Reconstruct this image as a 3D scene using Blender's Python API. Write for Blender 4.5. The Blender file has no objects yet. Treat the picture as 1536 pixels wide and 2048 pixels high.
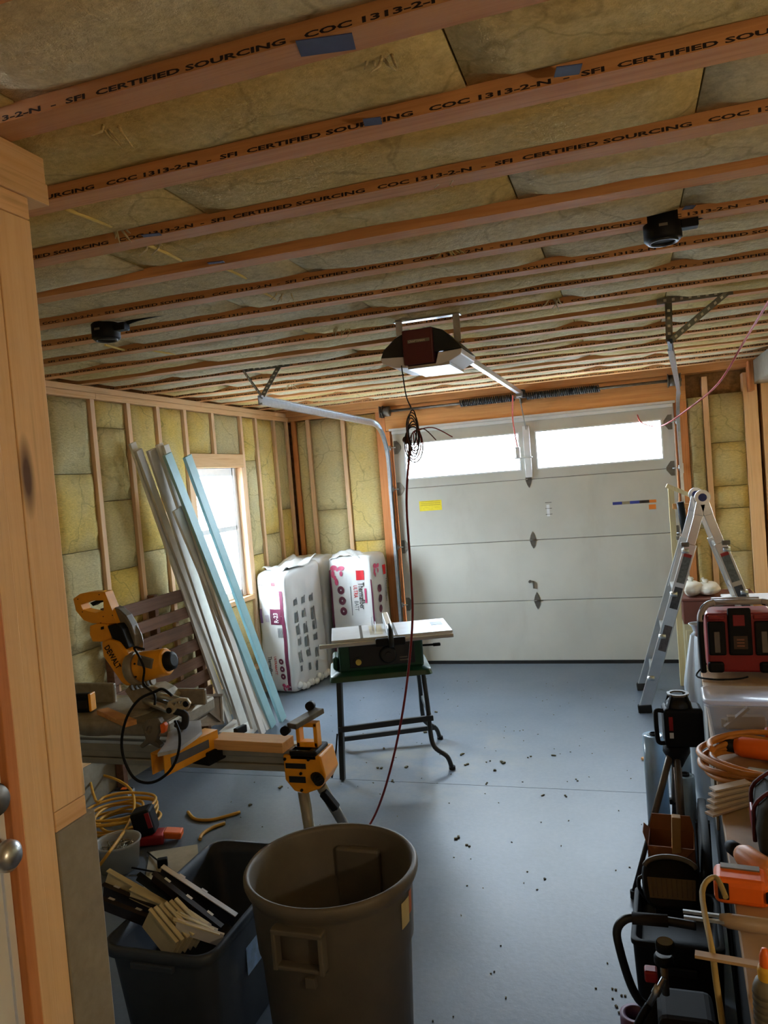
import bpy, bmesh, math, random
from mathutils import Vector, Matrix, noise, geometry
random.seed(7)
R_ = math.radians
# ------------------------------------------------------------------ camera
FPX, IW, IH = 1530.0, 1536, 2048
CAM = Vector((0, 0, 1.69))
_y = Vector((1250 - 768, 923 - 1024, FPX)).normalized()      # world Y seen in camera axes (x right, y down, z forward)
_up = Vector((1, -0.080, 0)).cross(_y).normalized()
if _up.y > 0: _up = -_up
_x = _y.cross(_up)
RW = Matrix((_x, _y, _up))                                    # world = RW @ camera vector
scene = bpy.context.scene
cam_d = bpy.data.cameras.new('camera'); cam = bpy.data.objects.new('camera', cam_d)
scene.collection.objects.link(cam); scene.camera = cam
cam_d.sensor_fit = 'VERTICAL'; cam_d.sensor_height = 24.0; cam_d.lens = FPX / IH * 24.0
cam_d.clip_start = 0.02; cam_d.clip_end = 200
_r, _d, _f = RW.col[0], RW.col[1], RW.col[2]
M4 = Matrix(((_r.x, -_d.x, -_f.x, 0), (_r.y, -_d.y, -_f.y, 0), (_r.z, -_d.z, -_f.z, 1.69), (0, 0, 0, 1)))
cam.matrix_world = M4
def W(px, py, X=None, Y=None, Z=None):
    """pixel of the photograph -> point on the plane X=, Y= or Z="""
    d = RW @ Vector((px - 768, py - 1024, FPX))
    if X is not None: t = (X - CAM.x) / d.x
    elif Y is not None: t = (Y - CAM.y) / d.y
    else: t = (Z - CAM.z) / d.z
    return CAM + d * t
# ------------------------------------------------------------------ world, lights, exposure
scene.view_settings.view_transform = 'Standard'; scene.view_settings.look = 'None'
scene.view_settings.gamma = 1; scene.view_settings.use_curve_mapping = False
scene.view_settings.exposure = 0.8
scene.cycles.use_denoising = True
scene.cycles.max_bounces = 7; scene.cycles.diffuse_bounces = 4; scene.cycles.glossy_bounces = 3; scene.cycles.adaptive_threshold = 0.04; scene.cycles.transparent_max_bounces = 10
scene.cycles.sample_clamp_indirect = 6.0
world = bpy.data.worlds.new('overcast_sky'); scene.world = world; world.use_nodes = True
_bg = world.node_tree.nodes['Background']
_bg.inputs[0].default_value = (0.76, 0.88, 1.0, 1); _bg.inputs[1].default_value = 37.0
def portal(name, loc, sx, sy, rot):
    l = bpy.data.lights.new(name, 'AREA'); l.shape = 'RECTANGLE'; l.size = sx; l.size_y = sy; l.cycles.is_portal = True
    o = bpy.data.objects.new(name, l); scene.collection.objects.link(o); o.location = loc; o.rotation_euler = rot
portal('daylight_portal', (-1.365, 6.72, 1.845), 1.05, 0.36, (R_(-90), 0, 0))
portal('daylight_portal', (-0.21, 6.72, 1.845), 1.05, 0.36, (R_(-90), 0, 0))
portal('daylight_portal', (-3.17, 5.28, 1.4), 1.15, 0.82, (0, R_(-90), 0))
LAMP_W = 12.5          # bare bulb on the right wall, level with the camera and out of frame, built with its lampholder below
# ------------------------------------------------------------------ helpers
COL = scene.collection
def rgb(r, g, b):
    def f(c):
        c /= 255.0
        return c / 12.92 if c <= 0.04045 else ((c + 0.055) / 1.055) ** 2.4
    return (f(r), f(g), f(b), 1.0)
def link(o): COL.objects.link(o); return o
class MB:
    def __init__(s): s.v = []; s.f = []; s.s = []
    def add(s, vs, fs, smooth=False):
        n = len(s.v); s.v += [Vector(p) for p in vs]
        s.f += [tuple(i + n for i in f) for f in fs]; s.s += [smooth] * len(fs); return s
    def box(s, c, d, M=None):
        c = Vector(c); h = Vector(d) / 2; vs = []
        for z in (-1, 1):
            for y in (-1, 1):
                for x in (-1, 1):
                    p = Vector((x * h.x, y * h.y, z * h.z)); vs.append(c + (M @ p if M else p))
        return s.add(vs, [(0, 2, 3, 1), (4, 5, 7, 6), (0, 1, 5, 4), (2, 6, 7, 3), (0, 4, 6, 2), (1, 3, 7, 5)])
    def bb(s, a, b):
        a = Vector(a); b = Vector(b); return s.box((a + b) / 2, [abs(x) for x in (b - a)])
    def bar(s, a, b, w, h, up=(0, 0, 1)):
        a = Vector(a); b = Vector(b); d = (b - a); L = d.length; d.normalize(); u = Vector(up)
        sd = d.cross(u)
        if sd.length < 1e-5: sd = d.cross(Vector((1, 0, 0)))
        sd.normalize(); u = sd.cross(d)
        return s.box((a + b) / 2, (L, w, h), Matrix((d, sd, u)).transposed())
    def tube(s, pts, r, n=8, closed=False):
        pts = [Vector(p) for p in pts]; m = len(pts); rs = r if isinstance(r, (list, tuple)) else [r] * m
        T = []
        for i in range(m):
            a = pts[i - 1] if (closed or i > 0) else pts[0]; b = pts[(i + 1) % m] if (closed or i < m - 1) else pts[-1]
            t = (b - a); T.append(t.normalized() if t.length > 1e-9 else Vector((0, 0, 1)))
        u = T[0].orthogonal().normalized(); vs = []
        for i in range(m):
            u = (u - T[i] * u.dot(T[i]))
            u = u.normalized() if u.length > 1e-6 else T[i].orthogonal().normalized()
            w = T[i].cross(u)
            for k in range(n):
                a = 2 * math.pi * k / n; vs.append(pts[i] + (u * math.cos(a) + w * math.sin(a)) * rs[i])
        fs = []
        for i in range(m if closed else m - 1):
            j = (i + 1) % m
            for k in range(n): fs.append((i * n + k, i * n + (k + 1) % n, j * n + (k + 1) % n, j * n + k))
        s.add(vs, fs, True)
        if not closed:
            o = len(s.v) - len(vs)
            s.f += [tuple(o + k for k in range(n - 1, -1, -1)), tuple(o + (m - 1) * n + k for k in range(n))]; s.s += [False, False]
        return s
    def cyl(s, a, b, r, n=20, r2=None): return s.tube([a, b], [r, r if r2 is None else r2], n)
    def lathe(s, prof, n=28, M=None, smooth=True, close=False):
        vs = []
        for r, z in prof:
            for k in range(n):
                a = 2 * math.pi * k / n; p = Vector((r * math.cos(a), r * math.sin(a), z)); vs.append(M @ p if M else p)
        m = len(prof); fs = []
        for i in range(m if close else m - 1):
            j = (i + 1) % m
            for k in range(n): fs.append((i * n + k, i * n + (k + 1) % n, j * n + (k + 1) % n, j * n + k))
        return s.add(vs, fs, smooth)
    def prism(s, outer, dvec, holes=()):
        """outer / holes: lists of 3D points in one plane, pushed along dvec"""
        loops = [[Vector(p) for p in outer]] + [[Vector(p) for p in h] for h in holes]; d = Vector(dvec)
        flat = [p for l in loops for p in l]; n = len(flat)
        tris = geometry.tessellate_polygon(loops)
        fs = [tuple(t) for t in tris] + [tuple(i + n for i in reversed(t)) for t in tris]; o = 0
        for l in loops:
            m = len(l)
            for i in range(m): fs.append((o + i, o + (i + 1) % m, n + o + (i + 1) % m, n + o + i))
            o += m
        return s.add(flat + [p + d for p in flat], fs)
    def ball(s, c, r, n=12, m=8):
        c = Vector(c); r = Vector(r) if hasattr(r, '__len__') else Vector((r, r, r)); vs = [c + Vector((0, 0, r.z))]
        for i in range(1, m):
            t = math.pi * i / m
            for k in range(n):
                a = 2 * math.pi * k / n; vs.append(c + Vector((r.x * math.sin(t) * math.cos(a), r.y * math.sin(t) * math.sin(a), r.z * math.cos(t))))
        vs.append(c - Vector((0, 0, r.z))); fs = [(0, 1 + k, 1 + (k + 1) % n) for k in range(n)]
        for i in range(m - 2):
            for k in range(n): fs.append((1 + i * n + k, 1 + (i + 1) * n + k, 1 + (i + 1) * n + (k + 1) % n, 1 + i * n + (k + 1) % n))
        L = len(vs) - 1; fs += [(L, 1 + (m - 2) * n + (k + 1) % n, 1 + (m - 2) * n + k) for k in range(n)]
        return s.add(vs, fs, True)
    def grid(s, fn, nu, nv, smooth=True):
        vs = [fn(i / nu, j / nv) for j in range(nv + 1) for i in range(nu + 1)]
        fs = [(j * (nu + 1) + i, j * (nu + 1) + i + 1, (j + 1) * (nu + 1) + i + 1, (j + 1) * (nu + 1) + i) for j in range(nv) for i in range(nu)]
        return s.add(vs, fs, smooth)
    def mesh(s, name):
        me = bpy.data.meshes.new(name); me.from_pydata([tuple(p) for p in s.v], [], s.f)
        me.polygons.foreach_set('use_smooth', s.s); me.validate()
        bm = bmesh.new(); bm.from_mesh(me); bmesh.ops.recalc_face_normals(bm, faces=bm.faces); bm.to_mesh(me); bm.free()
        return me
    def build(s, name, mat, parent=None, bevel=0, seg=2, local=False, solid=0):
        """coordinates are world unless local; they are turned into the thing's own frame"""
        if parent is not None and not local:
            inv = root_matrix(parent).inverted(); s.v = [inv @ p for p in s.v]
        me = s.mesh(name); me.materials.append(mat)
        o = link(bpy.data.objects.new(name, me)); o.parent = parent
        if solid:
            m = o.modifiers.new('solid', 'SOLIDIFY'); m.thickness = solid; m.offset = 0
        if bevel:
            m = o.modifiers.new('bevel', 'BEVEL'); m.width = bevel; m.segments = seg; m.limit_method = 'ANGLE'; m.angle_limit = R_(35)
        return o
def root_matrix(o):
    M = Matrix.Identity(4)
    while o is not None:
        M = o.matrix_basis @ M; o = o.parent
    return M
def tag(o, label, cat, group=None):
    o['label'] = label; o['category'] = cat
    if group: o['group'] = group
    return o
def thing(name, label, cat, loc=(0, 0, 0), rz=0, group=None):
    o = link(bpy.data.objects.new(name, None)); o.empty_display_size = 0.1
    o.location = loc; o.rotation_euler = (0, 0, rz); return tag(o, label, cat, group)
def struct(o): o['kind'] = 'structure'; return o
def text_mb(s, size, fn, align='LEFT', bold=0.0, res=2):
    """flat lettering; fn maps (x, y) of the letters to a world point"""
    cu = bpy.data.curves.new('t', 'FONT'); cu.body = s; cu.size = size; cu.align_x = align; cu.resolution_u = res; cu.offset = bold
    o = bpy.data.objects.new('t', cu); COL.objects.link(o)
    me = o.to_mesh(); mb = MB(); mb.add([fn(v.co.x, v.co.y) for v in me.vertices], [tuple(p.vertices) for p in me.polygons])
    o.to_mesh_clear(); bpy.data.objects.remove(o); bpy.data.curves.remove(cu); return mb
def rect_fn(o, u, v):
    o = Vector(o); u = Vector(u).normalized(); v = Vector(v).normalized()
    return lambda x, y: o + u * x + v * y
def arc(c, r, a0, a1, n, ax=(1, 0, 0), ay=(0, 0, 1)):
    c = Vector(c); ax = Vector(ax); ay = Vector(ay)
    return [c + ax * (r * math.cos(a0 + (a1 - a0) * i / n)) + ay * (r * math.sin(a0 + (a1 - a0) * i / n)) for i in range(n + 1)]
def spline(pts, k=6, closed=False):
    P = [Vector(p) for p in pts]; n = len(P); out = []
    for i in range(n if closed else n - 1):
        g = (lambda j: P[j % n]) if closed else (lambda j: P[max(0, min(n - 1, j))])
        a, b, c, d = g(i - 1), g(i), g(i + 1), g(i + 2)
        for q in range(k):
            t = q / k; out.append(0.5 * ((2 * b) + (c - a) * t + (2 * a - 5 * b + 4 * c - d) * t * t + (3 * b - a - 3 * c + d) * t ** 3))
    if not closed: out.append(P[-1])
    return out
# ------------------------------------------------------------------ materials
def _nt(name):
    m = bpy.data.materials.new(name); m.use_nodes = True; nt = m.node_tree
    return m, nt, nt.nodes['Principled BSDF']
def _n(nt, t, **kw):
    n = nt.nodes.new(t)
    for k, v in kw.items(): setattr(n, k, v)
    return n
def _mix(nt, fac, a, b, mode='MIX'):
    m = _n(nt, 'ShaderNodeMix', data_type='RGBA', blend_type=mode)
    for sock, v in ((m.inputs[0], fac), (m.inputs[6], a), (m.inputs[7], b)):
        if hasattr(v, 'is_output'): nt.links.new(v, sock)
        else: sock.default_value = v
    return m.outputs[2]
def _noise(nt, vec, scale, detail=4, rough=0.6):
    n = _n(nt, 'ShaderNodeTexNoise'); n.inputs['Scale'].default_value = scale; n.inputs['Detail'].default_value = detail; n.inputs['Roughness'].default_value = rough
    if vec is not None: nt.links.new(vec, n.inputs['Vector'])
    return n.outputs['Fac']
def _ramp(nt, fac, stops):
    r = _n(nt, 'ShaderNodeValToRGB'); nt.links.new(fac, r.inputs[0]); e = r.color_ramp.elements
    while len(e) < len(stops): e.new(0.5)
    for k, (p, c) in enumerate(stops): e[k].position = p; e[k].color = c if len(c) == 4 else (*c, 1)
    return r.outputs[0]
def _bump(nt, bs, h, strength, dist=0.01):
    b = _n(nt, 'ShaderNodeBump'); b.inputs['Strength'].default_value = strength; b.inputs['Distance'].default_value = dist
    nt.links.new(h, b.inputs['Height']); nt.links.new(b.outputs[0], bs.inputs['Normal'])
def _obj(nt, scale=(1, 1, 1), rnd=True):
    tc = _n(nt, 'ShaderNodeTexCoord'); mp = _n(nt, 'ShaderNodeMapping'); mp.inputs['Scale'].default_value = scale
    nt.links.new(tc.outputs['Object'], mp.inputs['Vector'])
    if rnd:
        oi = _n(nt, 'ShaderNodeObjectInfo'); mu = _n(nt, 'ShaderNodeVectorMath', operation='SCALE'); mu.inputs[0].default_value = (37.1, 51.7, 23.3)
        nt.links.new(oi.outputs['Random'], mu.inputs['Scale']); nt.links.new(mu.outputs[0], mp.inputs['Location'])
    return mp.outputs[0]
def C3(c): return c if len(c) == 4 else (*c, 1)
def pm(name, col, rough=0.5, metal=0.0, var=0.12, scale=14, bump=0.0, bscale=120, spec=0.5):
    m, nt, b = _nt(name); v = _obj(nt)
    dark = tuple(c * (1 - var) for c in col[:3]) + (1,); lite = tuple(min(1, c * (1 + var)) for c in col[:3]) + (1,)
    nt.links.new(_ramp(nt, _noise(nt, v, scale), [(0.3, dark), (0.7, lite)]), b.inputs['Base Color'])
    b.inputs['Roughness'].default_value = rough; b.inputs['Metallic'].default_value = metal; b.inputs['Specular IOR Level'].default_value = spec
    if bump: _bump(nt, b, _noise(nt, v, bscale), bump, 0.004)
    return m
def wood(name, c1, c2, axis='Z', knots=0.5, rough=0.7, spec=0.3):
    m, nt, b = _nt(name); st = {'X': (0.9, 26, 26), 'Y': (26, 0.9, 26), 'Z': (26, 26, 0.9)}[axis]; kn = {'X': (2.2, 9, 9), 'Y': (9, 2.2, 9), 'Z': (9, 9, 2.2)}[axis]
    v = _obj(nt, st); g = _noise(nt, v, 1.6, 4, 0.65)
    col = _ramp(nt, g, [(0.25, c1), (0.55, c2), (0.8, tuple(x * 0.8 for x in c1[:3]) + (1,))])
    oi = _n(nt, 'ShaderNodeObjectInfo')
    tone = _ramp(nt, oi.outputs['Random'], [(0, (0.85, 0.83, 0.8, 1)), (1, (1.08, 1.05, 1.03, 1))])
    col = _mix(nt, 1.0, col, tone, 'MULTIPLY')
    if knots:
        vo = _n(nt, 'ShaderNodeTexVoronoi'); vo.inputs['Scale'].default_value = 1.0; nt.links.new(_obj(nt, kn), vo.inputs['Vector'])
        k = _ramp(nt, vo.outputs['Distance'], [(0.07 * min(1, knots + .3), (1, 1, 1)), (0.19 * min(1, knots + .3), (0, 0, 0))])
        mu = _n(nt, 'ShaderNodeMath', operation='MULTIPLY'); mu.inputs[1].default_value = knots; nt.links.new(k, mu.inputs[0])
        col = _mix(nt, mu.outputs[0], col, rgb(70, 38, 16))
    nt.links.new(col, b.inputs['Base Color']); b.inputs['Roughness'].default_value = rough; b.inputs['Specular IOR Level'].default_value = spec
    _bump(nt, b, g, 0.25, 0.003); return m
def batt(name, c1, c2, c3):
    """mineral wool: matted fibre, yellow brown or grey from piece to piece"""
    m, nt, b = _nt(name); v = _obj(nt); oi = _n(nt, 'ShaderNodeObjectInfo')
    big = _ramp(nt, _noise(nt, v, 2.2, 3), [(0.35, c1), (0.65, c2)])
    piece = _ramp(nt, oi.outputs['Random'], [(0.3, (0, 0, 0)), (0.6, (1, 1, 1))])
    col = _mix(nt, piece, big, _mix(nt, _noise(nt, v, 6, 2), c3, c1))
    fine = _noise(nt, _obj(nt, (22, 22, 90)), 2.0, 4, 0.75)
    col = _mix(nt, 1.0, col, _ramp(nt, fine, [(0.3, (0.74, 0.72, 0.68, 1)), (0.7, (1.12, 1.12, 1.1, 1))]), 'MULTIPLY')
    sp = _ramp(nt, _noise(nt, v, 13, 4), [(0.62, (0, 0, 0)), (0.76, (1, 1, 1))])
    mu = _n(nt, 'ShaderNodeMath', operation='MULTIPLY'); mu.inputs[1].default_value = 0.4; nt.links.new(sp, mu.inputs[0])
    col = _mix(nt, mu.outputs[0], col, rgb(84, 72, 44))
    wv = _n(nt, 'ShaderNodeVectorMath', operation='ADD'); wn = _n(nt, 'ShaderNodeTexNoise'); wn.inputs['Scale'].default_value = 7; nt.links.new(v, wn.inputs['Vector'])
    sc_ = _n(nt, 'ShaderNodeVectorMath', operation='SCALE'); sc_.inputs['Scale'].default_value = 0.16; nt.links.new(wn.outputs['Color'], sc_.inputs[0]); nt.links.new(v, wv.inputs[0]); nt.links.new(sc_.outputs[0], wv.inputs[1])
    vo = _n(nt, 'ShaderNodeTexVoronoi', feature='DISTANCE_TO_EDGE'); vo.inputs['Scale'].default_value = 1.9; nt.links.new(wv.outputs[0], vo.inputs['Vector'])
    ck = _ramp(nt, vo.outputs['Distance'], [(0.003, (0.3, 0.3, 0.3)), (0.012, (0, 0, 0))])
    col = _mix(nt, ck, col, rgb(96, 80, 42))
    nt.links.new(col, b.inputs['Base Color']); b.inputs['Roughness'].default_value = 0.95; b.inputs['Specular IOR Level'].default_value = 0.1
    add = _n(nt, 'ShaderNodeMath', operation='ADD'); nt.links.new(fine, add.inputs[0]); nt.links.new(_noise(nt, v, 9, 3), add.inputs[1])
    _bump(nt, b, add.outputs[0], 0.55, 0.012); return m
def concrete(name, c1, c2, scale=1.6, rough=0.6, patch=None):
    m, nt, b = _nt(name); v = _obj(nt, rnd=False)
    col = _ramp(nt, _noise(nt, v, scale, 7, 0.65), [(0.3, c1), (0.7, c2)])
    col = _mix(nt, 0.25, col, _ramp(nt, _noise(nt, v, 45, 5), [(0.3, tuple(x * 0.7 for x in c1[:3]) + (1,)), (0.7, c2)]))
    if patch:      # sawdust lying under the table saw
        tc = _n(nt, 'ShaderNodeTexCoord'); vm = _n(nt, 'ShaderNodeVectorMath', operation='DISTANCE'); vm.inputs[1].default_value = patch
        nt.links.new(tc.outputs['Object'], vm.inputs[0])
        r = _ramp(nt, vm.outputs['Value'], [(0.25, (1, 1, 1)), (0.95, (0, 0, 0))])
        k = _n(nt, 'ShaderNodeMath', operation='MULTIPLY'); nt.links.new(r, k.inputs[0])
        nt.links.new(_ramp(nt, _noise(nt, v, 3.5, 6), [(0.42, (0, 0, 0)), (0.70, (0.5, 0.5, 0.5))]), k.inputs[1])
        col = _mix(nt, k.outputs[0], col, rgb(150, 142, 118))
    nt.links.new(col, b.inputs['Base Color']); b.inputs['Roughness'].default_value = rough
    _bump(nt, b, _noise(nt, v, 60, 6), 0.12, 0.004); return m
def clear(name, col=(1, 1, 1, 1), alpha=0.12, rough=0.08):
    m = bpy.data.materials.new(name); m.use_nodes = True; nt = m.node_tree; nt.nodes.remove(nt.nodes['Principled BSDF'])
    out = nt.nodes['Material Output']; t = _n(nt, 'ShaderNodeBsdfTransparent'); t.inputs[0].default_value = col
    p = _n(nt, 'ShaderNodeBsdfPrincipled'); p.inputs['Base Color'].default_value = col; p.inputs['Roughness'].default_value = rough
    mx = _n(nt, 'ShaderNodeMixShader'); mx.inputs[0].default_value = alpha
    nt.links.new(t.outputs[0], mx.inputs[1]); nt.links.new(p.outputs[0], mx.inputs[2]); nt.links.new(mx.outputs[0], out.inputs['Surface']); return m
MT = {}
MT['stud'] = wood('stud_pine', rgb(232, 188, 146), rgb(246, 212, 174), 'Z', 0.3)
MT['stud_y'] = wood('plate_pine', rgb(214, 164, 110), rgb(236, 196, 146), 'Y', 0.3)
MT['stud_x'] = wood('header_fir', rgb(196, 134, 78), rgb(220, 164, 104), 'X', 0.6)
MT['fir'] = wood('jamb_fir', rgb(176, 106, 58), rgb(204, 138, 84), 'Z', 0.5)
MT['postwood'] = wood('post_spruce', rgb(228, 186, 134), rgb(240, 204, 156), 'Z', 0.9)
MT['joist'] = wood('joist_flange', rgb(186, 126, 76), rgb(208, 154, 102), 'X', 0.15)
MT['osb'] = pm('osb_sheathing', rgb(170, 130, 84), 0.8, var=0.35, scale=30, bump=0.3)
MT['ink'] = pm('printed_ink', rgb(34, 20, 14), 0.8, var=0.3)
MT['batt'] = batt('mineral_wool_wall', rgb(226, 208, 150), rgb(234, 204, 112), rgb(204, 198, 166))
MT['batt_c'] = batt('mineral_wool_ceiling', rgb(214, 198, 152), rgb(204, 178, 112), rgb(216, 210, 190))
MT['floor'] = concrete('slab_concrete', rgb(90, 102, 116), rgb(109, 119, 131), 1.4, 0.42, patch=(-1.35, 4.3, 0))
MT['conc'] = concrete('stem_wall_concrete', rgb(130, 122, 104), rgb(160, 152, 134), 5, 0.8)
MT['snow'] = pm('snow', rgb(240, 243, 248), 0.8, var=0.03, scale=0.3)
MT['doorw'] = pm('door_enamel', rgb(214, 212, 204), 0.45, var=0.03, scale=3)
MT['white'] = pm('white_vinyl', rgb(236, 238, 240), 0.4, var=0.03)
MT['galv'] = pm('galvanised_steel', rgb(196, 200, 204), 0.32, 0.9, var=0.12, scale=30)
MT['galv_d'] = pm('dull_steel', rgb(120, 114, 104), 0.5, 0.8, var=0.2, scale=30)
MT['alu'] = pm('aluminium', rgb(206, 208, 208), 0.3, 0.85, var=0.08, scale=10)
MT['black'] = pm('black_plastic', rgb(14, 14, 15), 0.6, var=0.2, spec=0.25)
MT['blackm'] = pm('black_enamel', rgb(34, 36, 38), 0.4, 0.3, var=0.2)
MT['dark'] = pm('dark_rubber', rgb(26, 24, 23), 0.8, var=0.2)
MT['yel'] = pm('yellow_tool_plastic', rgb(236, 160, 22), 0.42, var=0.06)
MT['grey'] = pm('grey_plastic', rgb(112, 106, 94), 0.5, var=0.1)
MT['cast'] = pm('cast_aluminium', rgb(150, 142, 126), 0.5, 0.45, var=0.18, scale=30, bump=0.15)
MT['green'] = pm('green_enamel', rgb(22, 66, 46), 0.35, var=0.15)
MT['glass'] = clear('window_glass', (0.97, 0.99, 1, 1), 0.06, 0.02)
MT['red'] = pm('red_plastic', rgb(150, 24, 26), 0.42, var=0.1)
MT['orange'] = pm('orange_plastic', rgb(232, 104, 20), 0.45, var=0.08)
MT['cord_r'] = pm('red_cord', rgb(128, 30, 28), 0.5, var=0.1)
MT['cord_y'] = pm('yellow_cord', rgb(200, 148, 46), 0.5, var=0.1)
MT['cord_o'] = pm('orange_cord', rgb(190, 122, 44), 0.5, var=0.1)
# ------------------------------------------------------------------ the setting
XL, YD, ZJ = -3.0, 6.655, 2.39           # left stud face, door wall stud face, underside of the joists
XR, YB, XP = 1.55, -2.2, -1.07           # right wall, back wall, partition beside the camera
fl = struct(MB().bb((-3.3, -2.4, -0.15), (1.75, 4.018, 0)).build('floor', MT['floor']))
m = MB(); m.bb((-3.3, 4.022, -0.15), (1.75, 6.85, 0)); m.build('slab_panel', MT['floor'], fl)
MB().bb((-3.3, 4.018, -0.15), (1.75, 4.022, -0.006)).build('saw_cut_joint', MT['dark'], fl)
struct(MB().bb((-40, 6.85, -0.25), (40, 50, -0.12)).bb((-40, -20, -0.25), (-3.3, 6.85, -0.12)).build('snow_ground', MT['snow']))

def pillow(o, u, v, n, nu, nv, depth, bulge, seed, rough=0.006):
    """a batt: face starts at o, spans u x v, faces n"""
    o, u, v, n = Vector(o), Vector(u), Vector(v), Vector(n)
    def fn(a, b):
        e = (1 - (2 * a - 1) ** 14) * (1 - (2 * b - 1) ** 20)
        p = o + u * a + v * b
        q = noise.noise(p * 9 + Vector((seed, 0, 0))) * rough + noise.noise(p * 3 + Vector((0, seed, 0))) * rough * 1.5
        return p + n * (bulge * e + q * e - 0.012 * (1 - e))
    mb = MB().grid(fn, nu, nv); k = (nu + 1)
    ring = [i for i in range(k)] + [j * k + nu for j in range(1, nv + 1)] + [nv * k + i for i in range(nu - 1, -1, -1)] + [j * k for j in range(nv - 1, 0, -1)]
    s = len(mb.v); mb.v += [mb.v[i] - n * depth for i in ring]; L = len(ring)
    for i in range(L): mb.f.append((ring[i], ring[(i + 1) % L], s + (i + 1) % L, s + i)); mb.s.append(False)
    return mb
# ceiling: deck, I-joists with printed flanges, wool batts between them
ce = struct(MB().bb((-3.3, -2.4, 2.66), (1.75, 6.85, 2.70)).build('ceiling', MT['osb']))
JY = [0.18 - 0.325 * 7 + 0.325 * k for k in range(27)]; JY = [y for y in JY if y > YB]
FW, FH = 0.064, 0.038
jm = MB().bb((-3.14, 0, 0), (1.6, FW, FH)).mesh('joist_flange'); jm.materials.append(MT['joist'])
wm = MB().bb((-3.14, FW / 2 - 0.005, FH), (1.6, FW / 2 + 0.005, 0.27)).mesh('joist_web'); wm.materials.append(MT['osb'])
line = 'COC 1313-2-N  -  SFI  CERTIFIED SOURCING   '
tm = text_mb(line * 7, 0.0125, lambda x, y: Vector((-4.1 + x * 2.9, -0.0006, 0.0028 + y)), bold=0.0004).mesh('lettering'); tm.materials.append(MT['ink'])
for k, y in enumerate(JY):
    o = link(bpy.data.objects.new('joist', jm)); o.parent = ce; o.location = (0, y, ZJ)
    w = link(bpy.data.objects.new('web', wm)); w.parent = o
    if y > 0.4 and k % 5 != 3:
        t = link(bpy.data.objects.new('lettering', tm)); t.parent = o; t.location = (((k * 0.53) % 1.15), 0, 0)
for k in range(len(JY) - 1):
    y0, y1 = JY[k] + FW + 0.001, JY[k + 1] - 0.001
    x = -3.0 - random.random() * 0.7 if k else -3.0
    x = max(x, -3.05)
    cuts = [x]; off = 0.35 + ((k * 0.43) % 0.85); x = -3.0 + off
    while x < 1.45: cuts.append(x); x += 1.18
    cuts.append(1.56)
    for a, b in zip(cuts, cuts[1:]):
        n = max(3, int((b - a) / 0.09)); zz = ZJ + 0.0165 + random.uniform(-0.003, 0.005)
        pillow((a + 0.002, y0, zz), (b - a - 0.004, 0, 0), (0, y1 - y0, 0), (0, 0, -1), n, 5, 0.14, 0.006 + random.uniform(0, 0.006), k + a).build('insulation_batt', MT['batt_c'], ce, local=True)
tufts = [(195, 250), (660, 655), (218, 462), (300, 485), (560, 580), (735, 120), (880, 355), (575, 770), (885, 500), (1100, 600), (685, 655), (1050, 780)]
for px, py in tufts:      # torn wisps of wool hanging from the seams
    p = W(px, py, Z=ZJ + 0.02); mb = MB()
    for i in range(5):
        d = Vector((random.uniform(-.04, .04), random.uniform(-.03, .03), random.uniform(-.05, -.01)))
        mb.tube([p + Vector((0.01 * i, 0, 0.01)), p + d * 0.5 + Vector((0.01 * i, 0, 0)), p + d + Vector((0.01 * i, random.uniform(-.02, .02), 0))], [0.004, 0.003, 0.001], 5)
    mb.build('wool_tuft', MT['batt_c'], ce)
tape = pm('blue_tape', rgb(54, 58, 92), .7, var=.2)
for px, py, w, d in ((652, 90, .09, .045), (745, 243, .035, .03), (303, 470, .05, .02), (432, 525, .05, .02), (1136, 141, .045, .035), (1378, 415, .03, .03)):
    p = W(px, py, Z=ZJ - 0.001); MB().box(p, (w, d, .0015), Matrix.Rotation(R_(12), 3, 'Z')).build('tape_scrap', tape, ce)
fold = pm('yellow_fibre', rgb(222, 196, 120), .95, var=.1)
for a_, b_ in (((130, 417), (222, 452)), ((290, 487), (362, 520)), ((440, 532), (492, 556)), ((510, 577), (552, 598)), ((210, 690), (260, 702)), ((300, 700), (350, 708))):
    p, q = W(*a_, Z=ZJ + 0.013), W(*b_, Z=ZJ + 0.013); MB().tube(spline([p, (p + q) / 2 + Vector((0.008, 0, -0.004)), q], 4), .0055, 6).build('seam_fold', fold, ce)
# left wall
wl = struct(MB().bb((XL - 0.165, 1.25, 0.0), (XL - 0.145, 4.86, ZJ + 0.26)).bb((XL - 0.165, 5.70, 0.0), (XL - 0.145, 6.82, ZJ + 0.26)).bb((XL - 0.165, 4.86, 0), (XL - 0.145, 5.70, 0.80)).bb((XL - 0.165, 4.86, 2.0), (XL - 0.145, 5.70, ZJ + 0.26)).build('wall_left', MT['osb']))
MB().bb((XL - 0.14, 1.25, 0), (XL + 0.008, YD, 0.22)).build('stem_wall', MT['conc'], wl)
MB().bb((XL - 0.14, 1.25, 0.22), (XL, YD, 0.258)).build('bottom_plate', MT['stud_y'], wl)
MB().bb((XL - 0.14, 1.25, 2.315), (XL, 3.9, 2.352)).build('top_plate', MT['stud_y'], wl, 0.002)
MB().bb((XL - 0.14, 3.902, 2.315), (XL, YD + 0.1, 2.352)).build('top_plate', MT['stud_y'], wl, 0.002)
MB().bb((XL - 0.14, 1.25, 2.353), (XL + 0.004, 5.1, 2.389)).build('top_plate', MT['stud_y'], wl, 0.002)
MB().bb((XL - 0.14, 5.102, 2.353), (XL + 0.004, YD + 0.1, 2.389)).build('top_plate', MT['stud_y'], wl, 0.002)
LS = [1.40, 1.81, 2.21, 2.62, 3.03, 3.44, 3.845, 4.195, 4.52, 4.855, 5.245, 5.70, 5.97, 6.33, 6.61]
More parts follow.
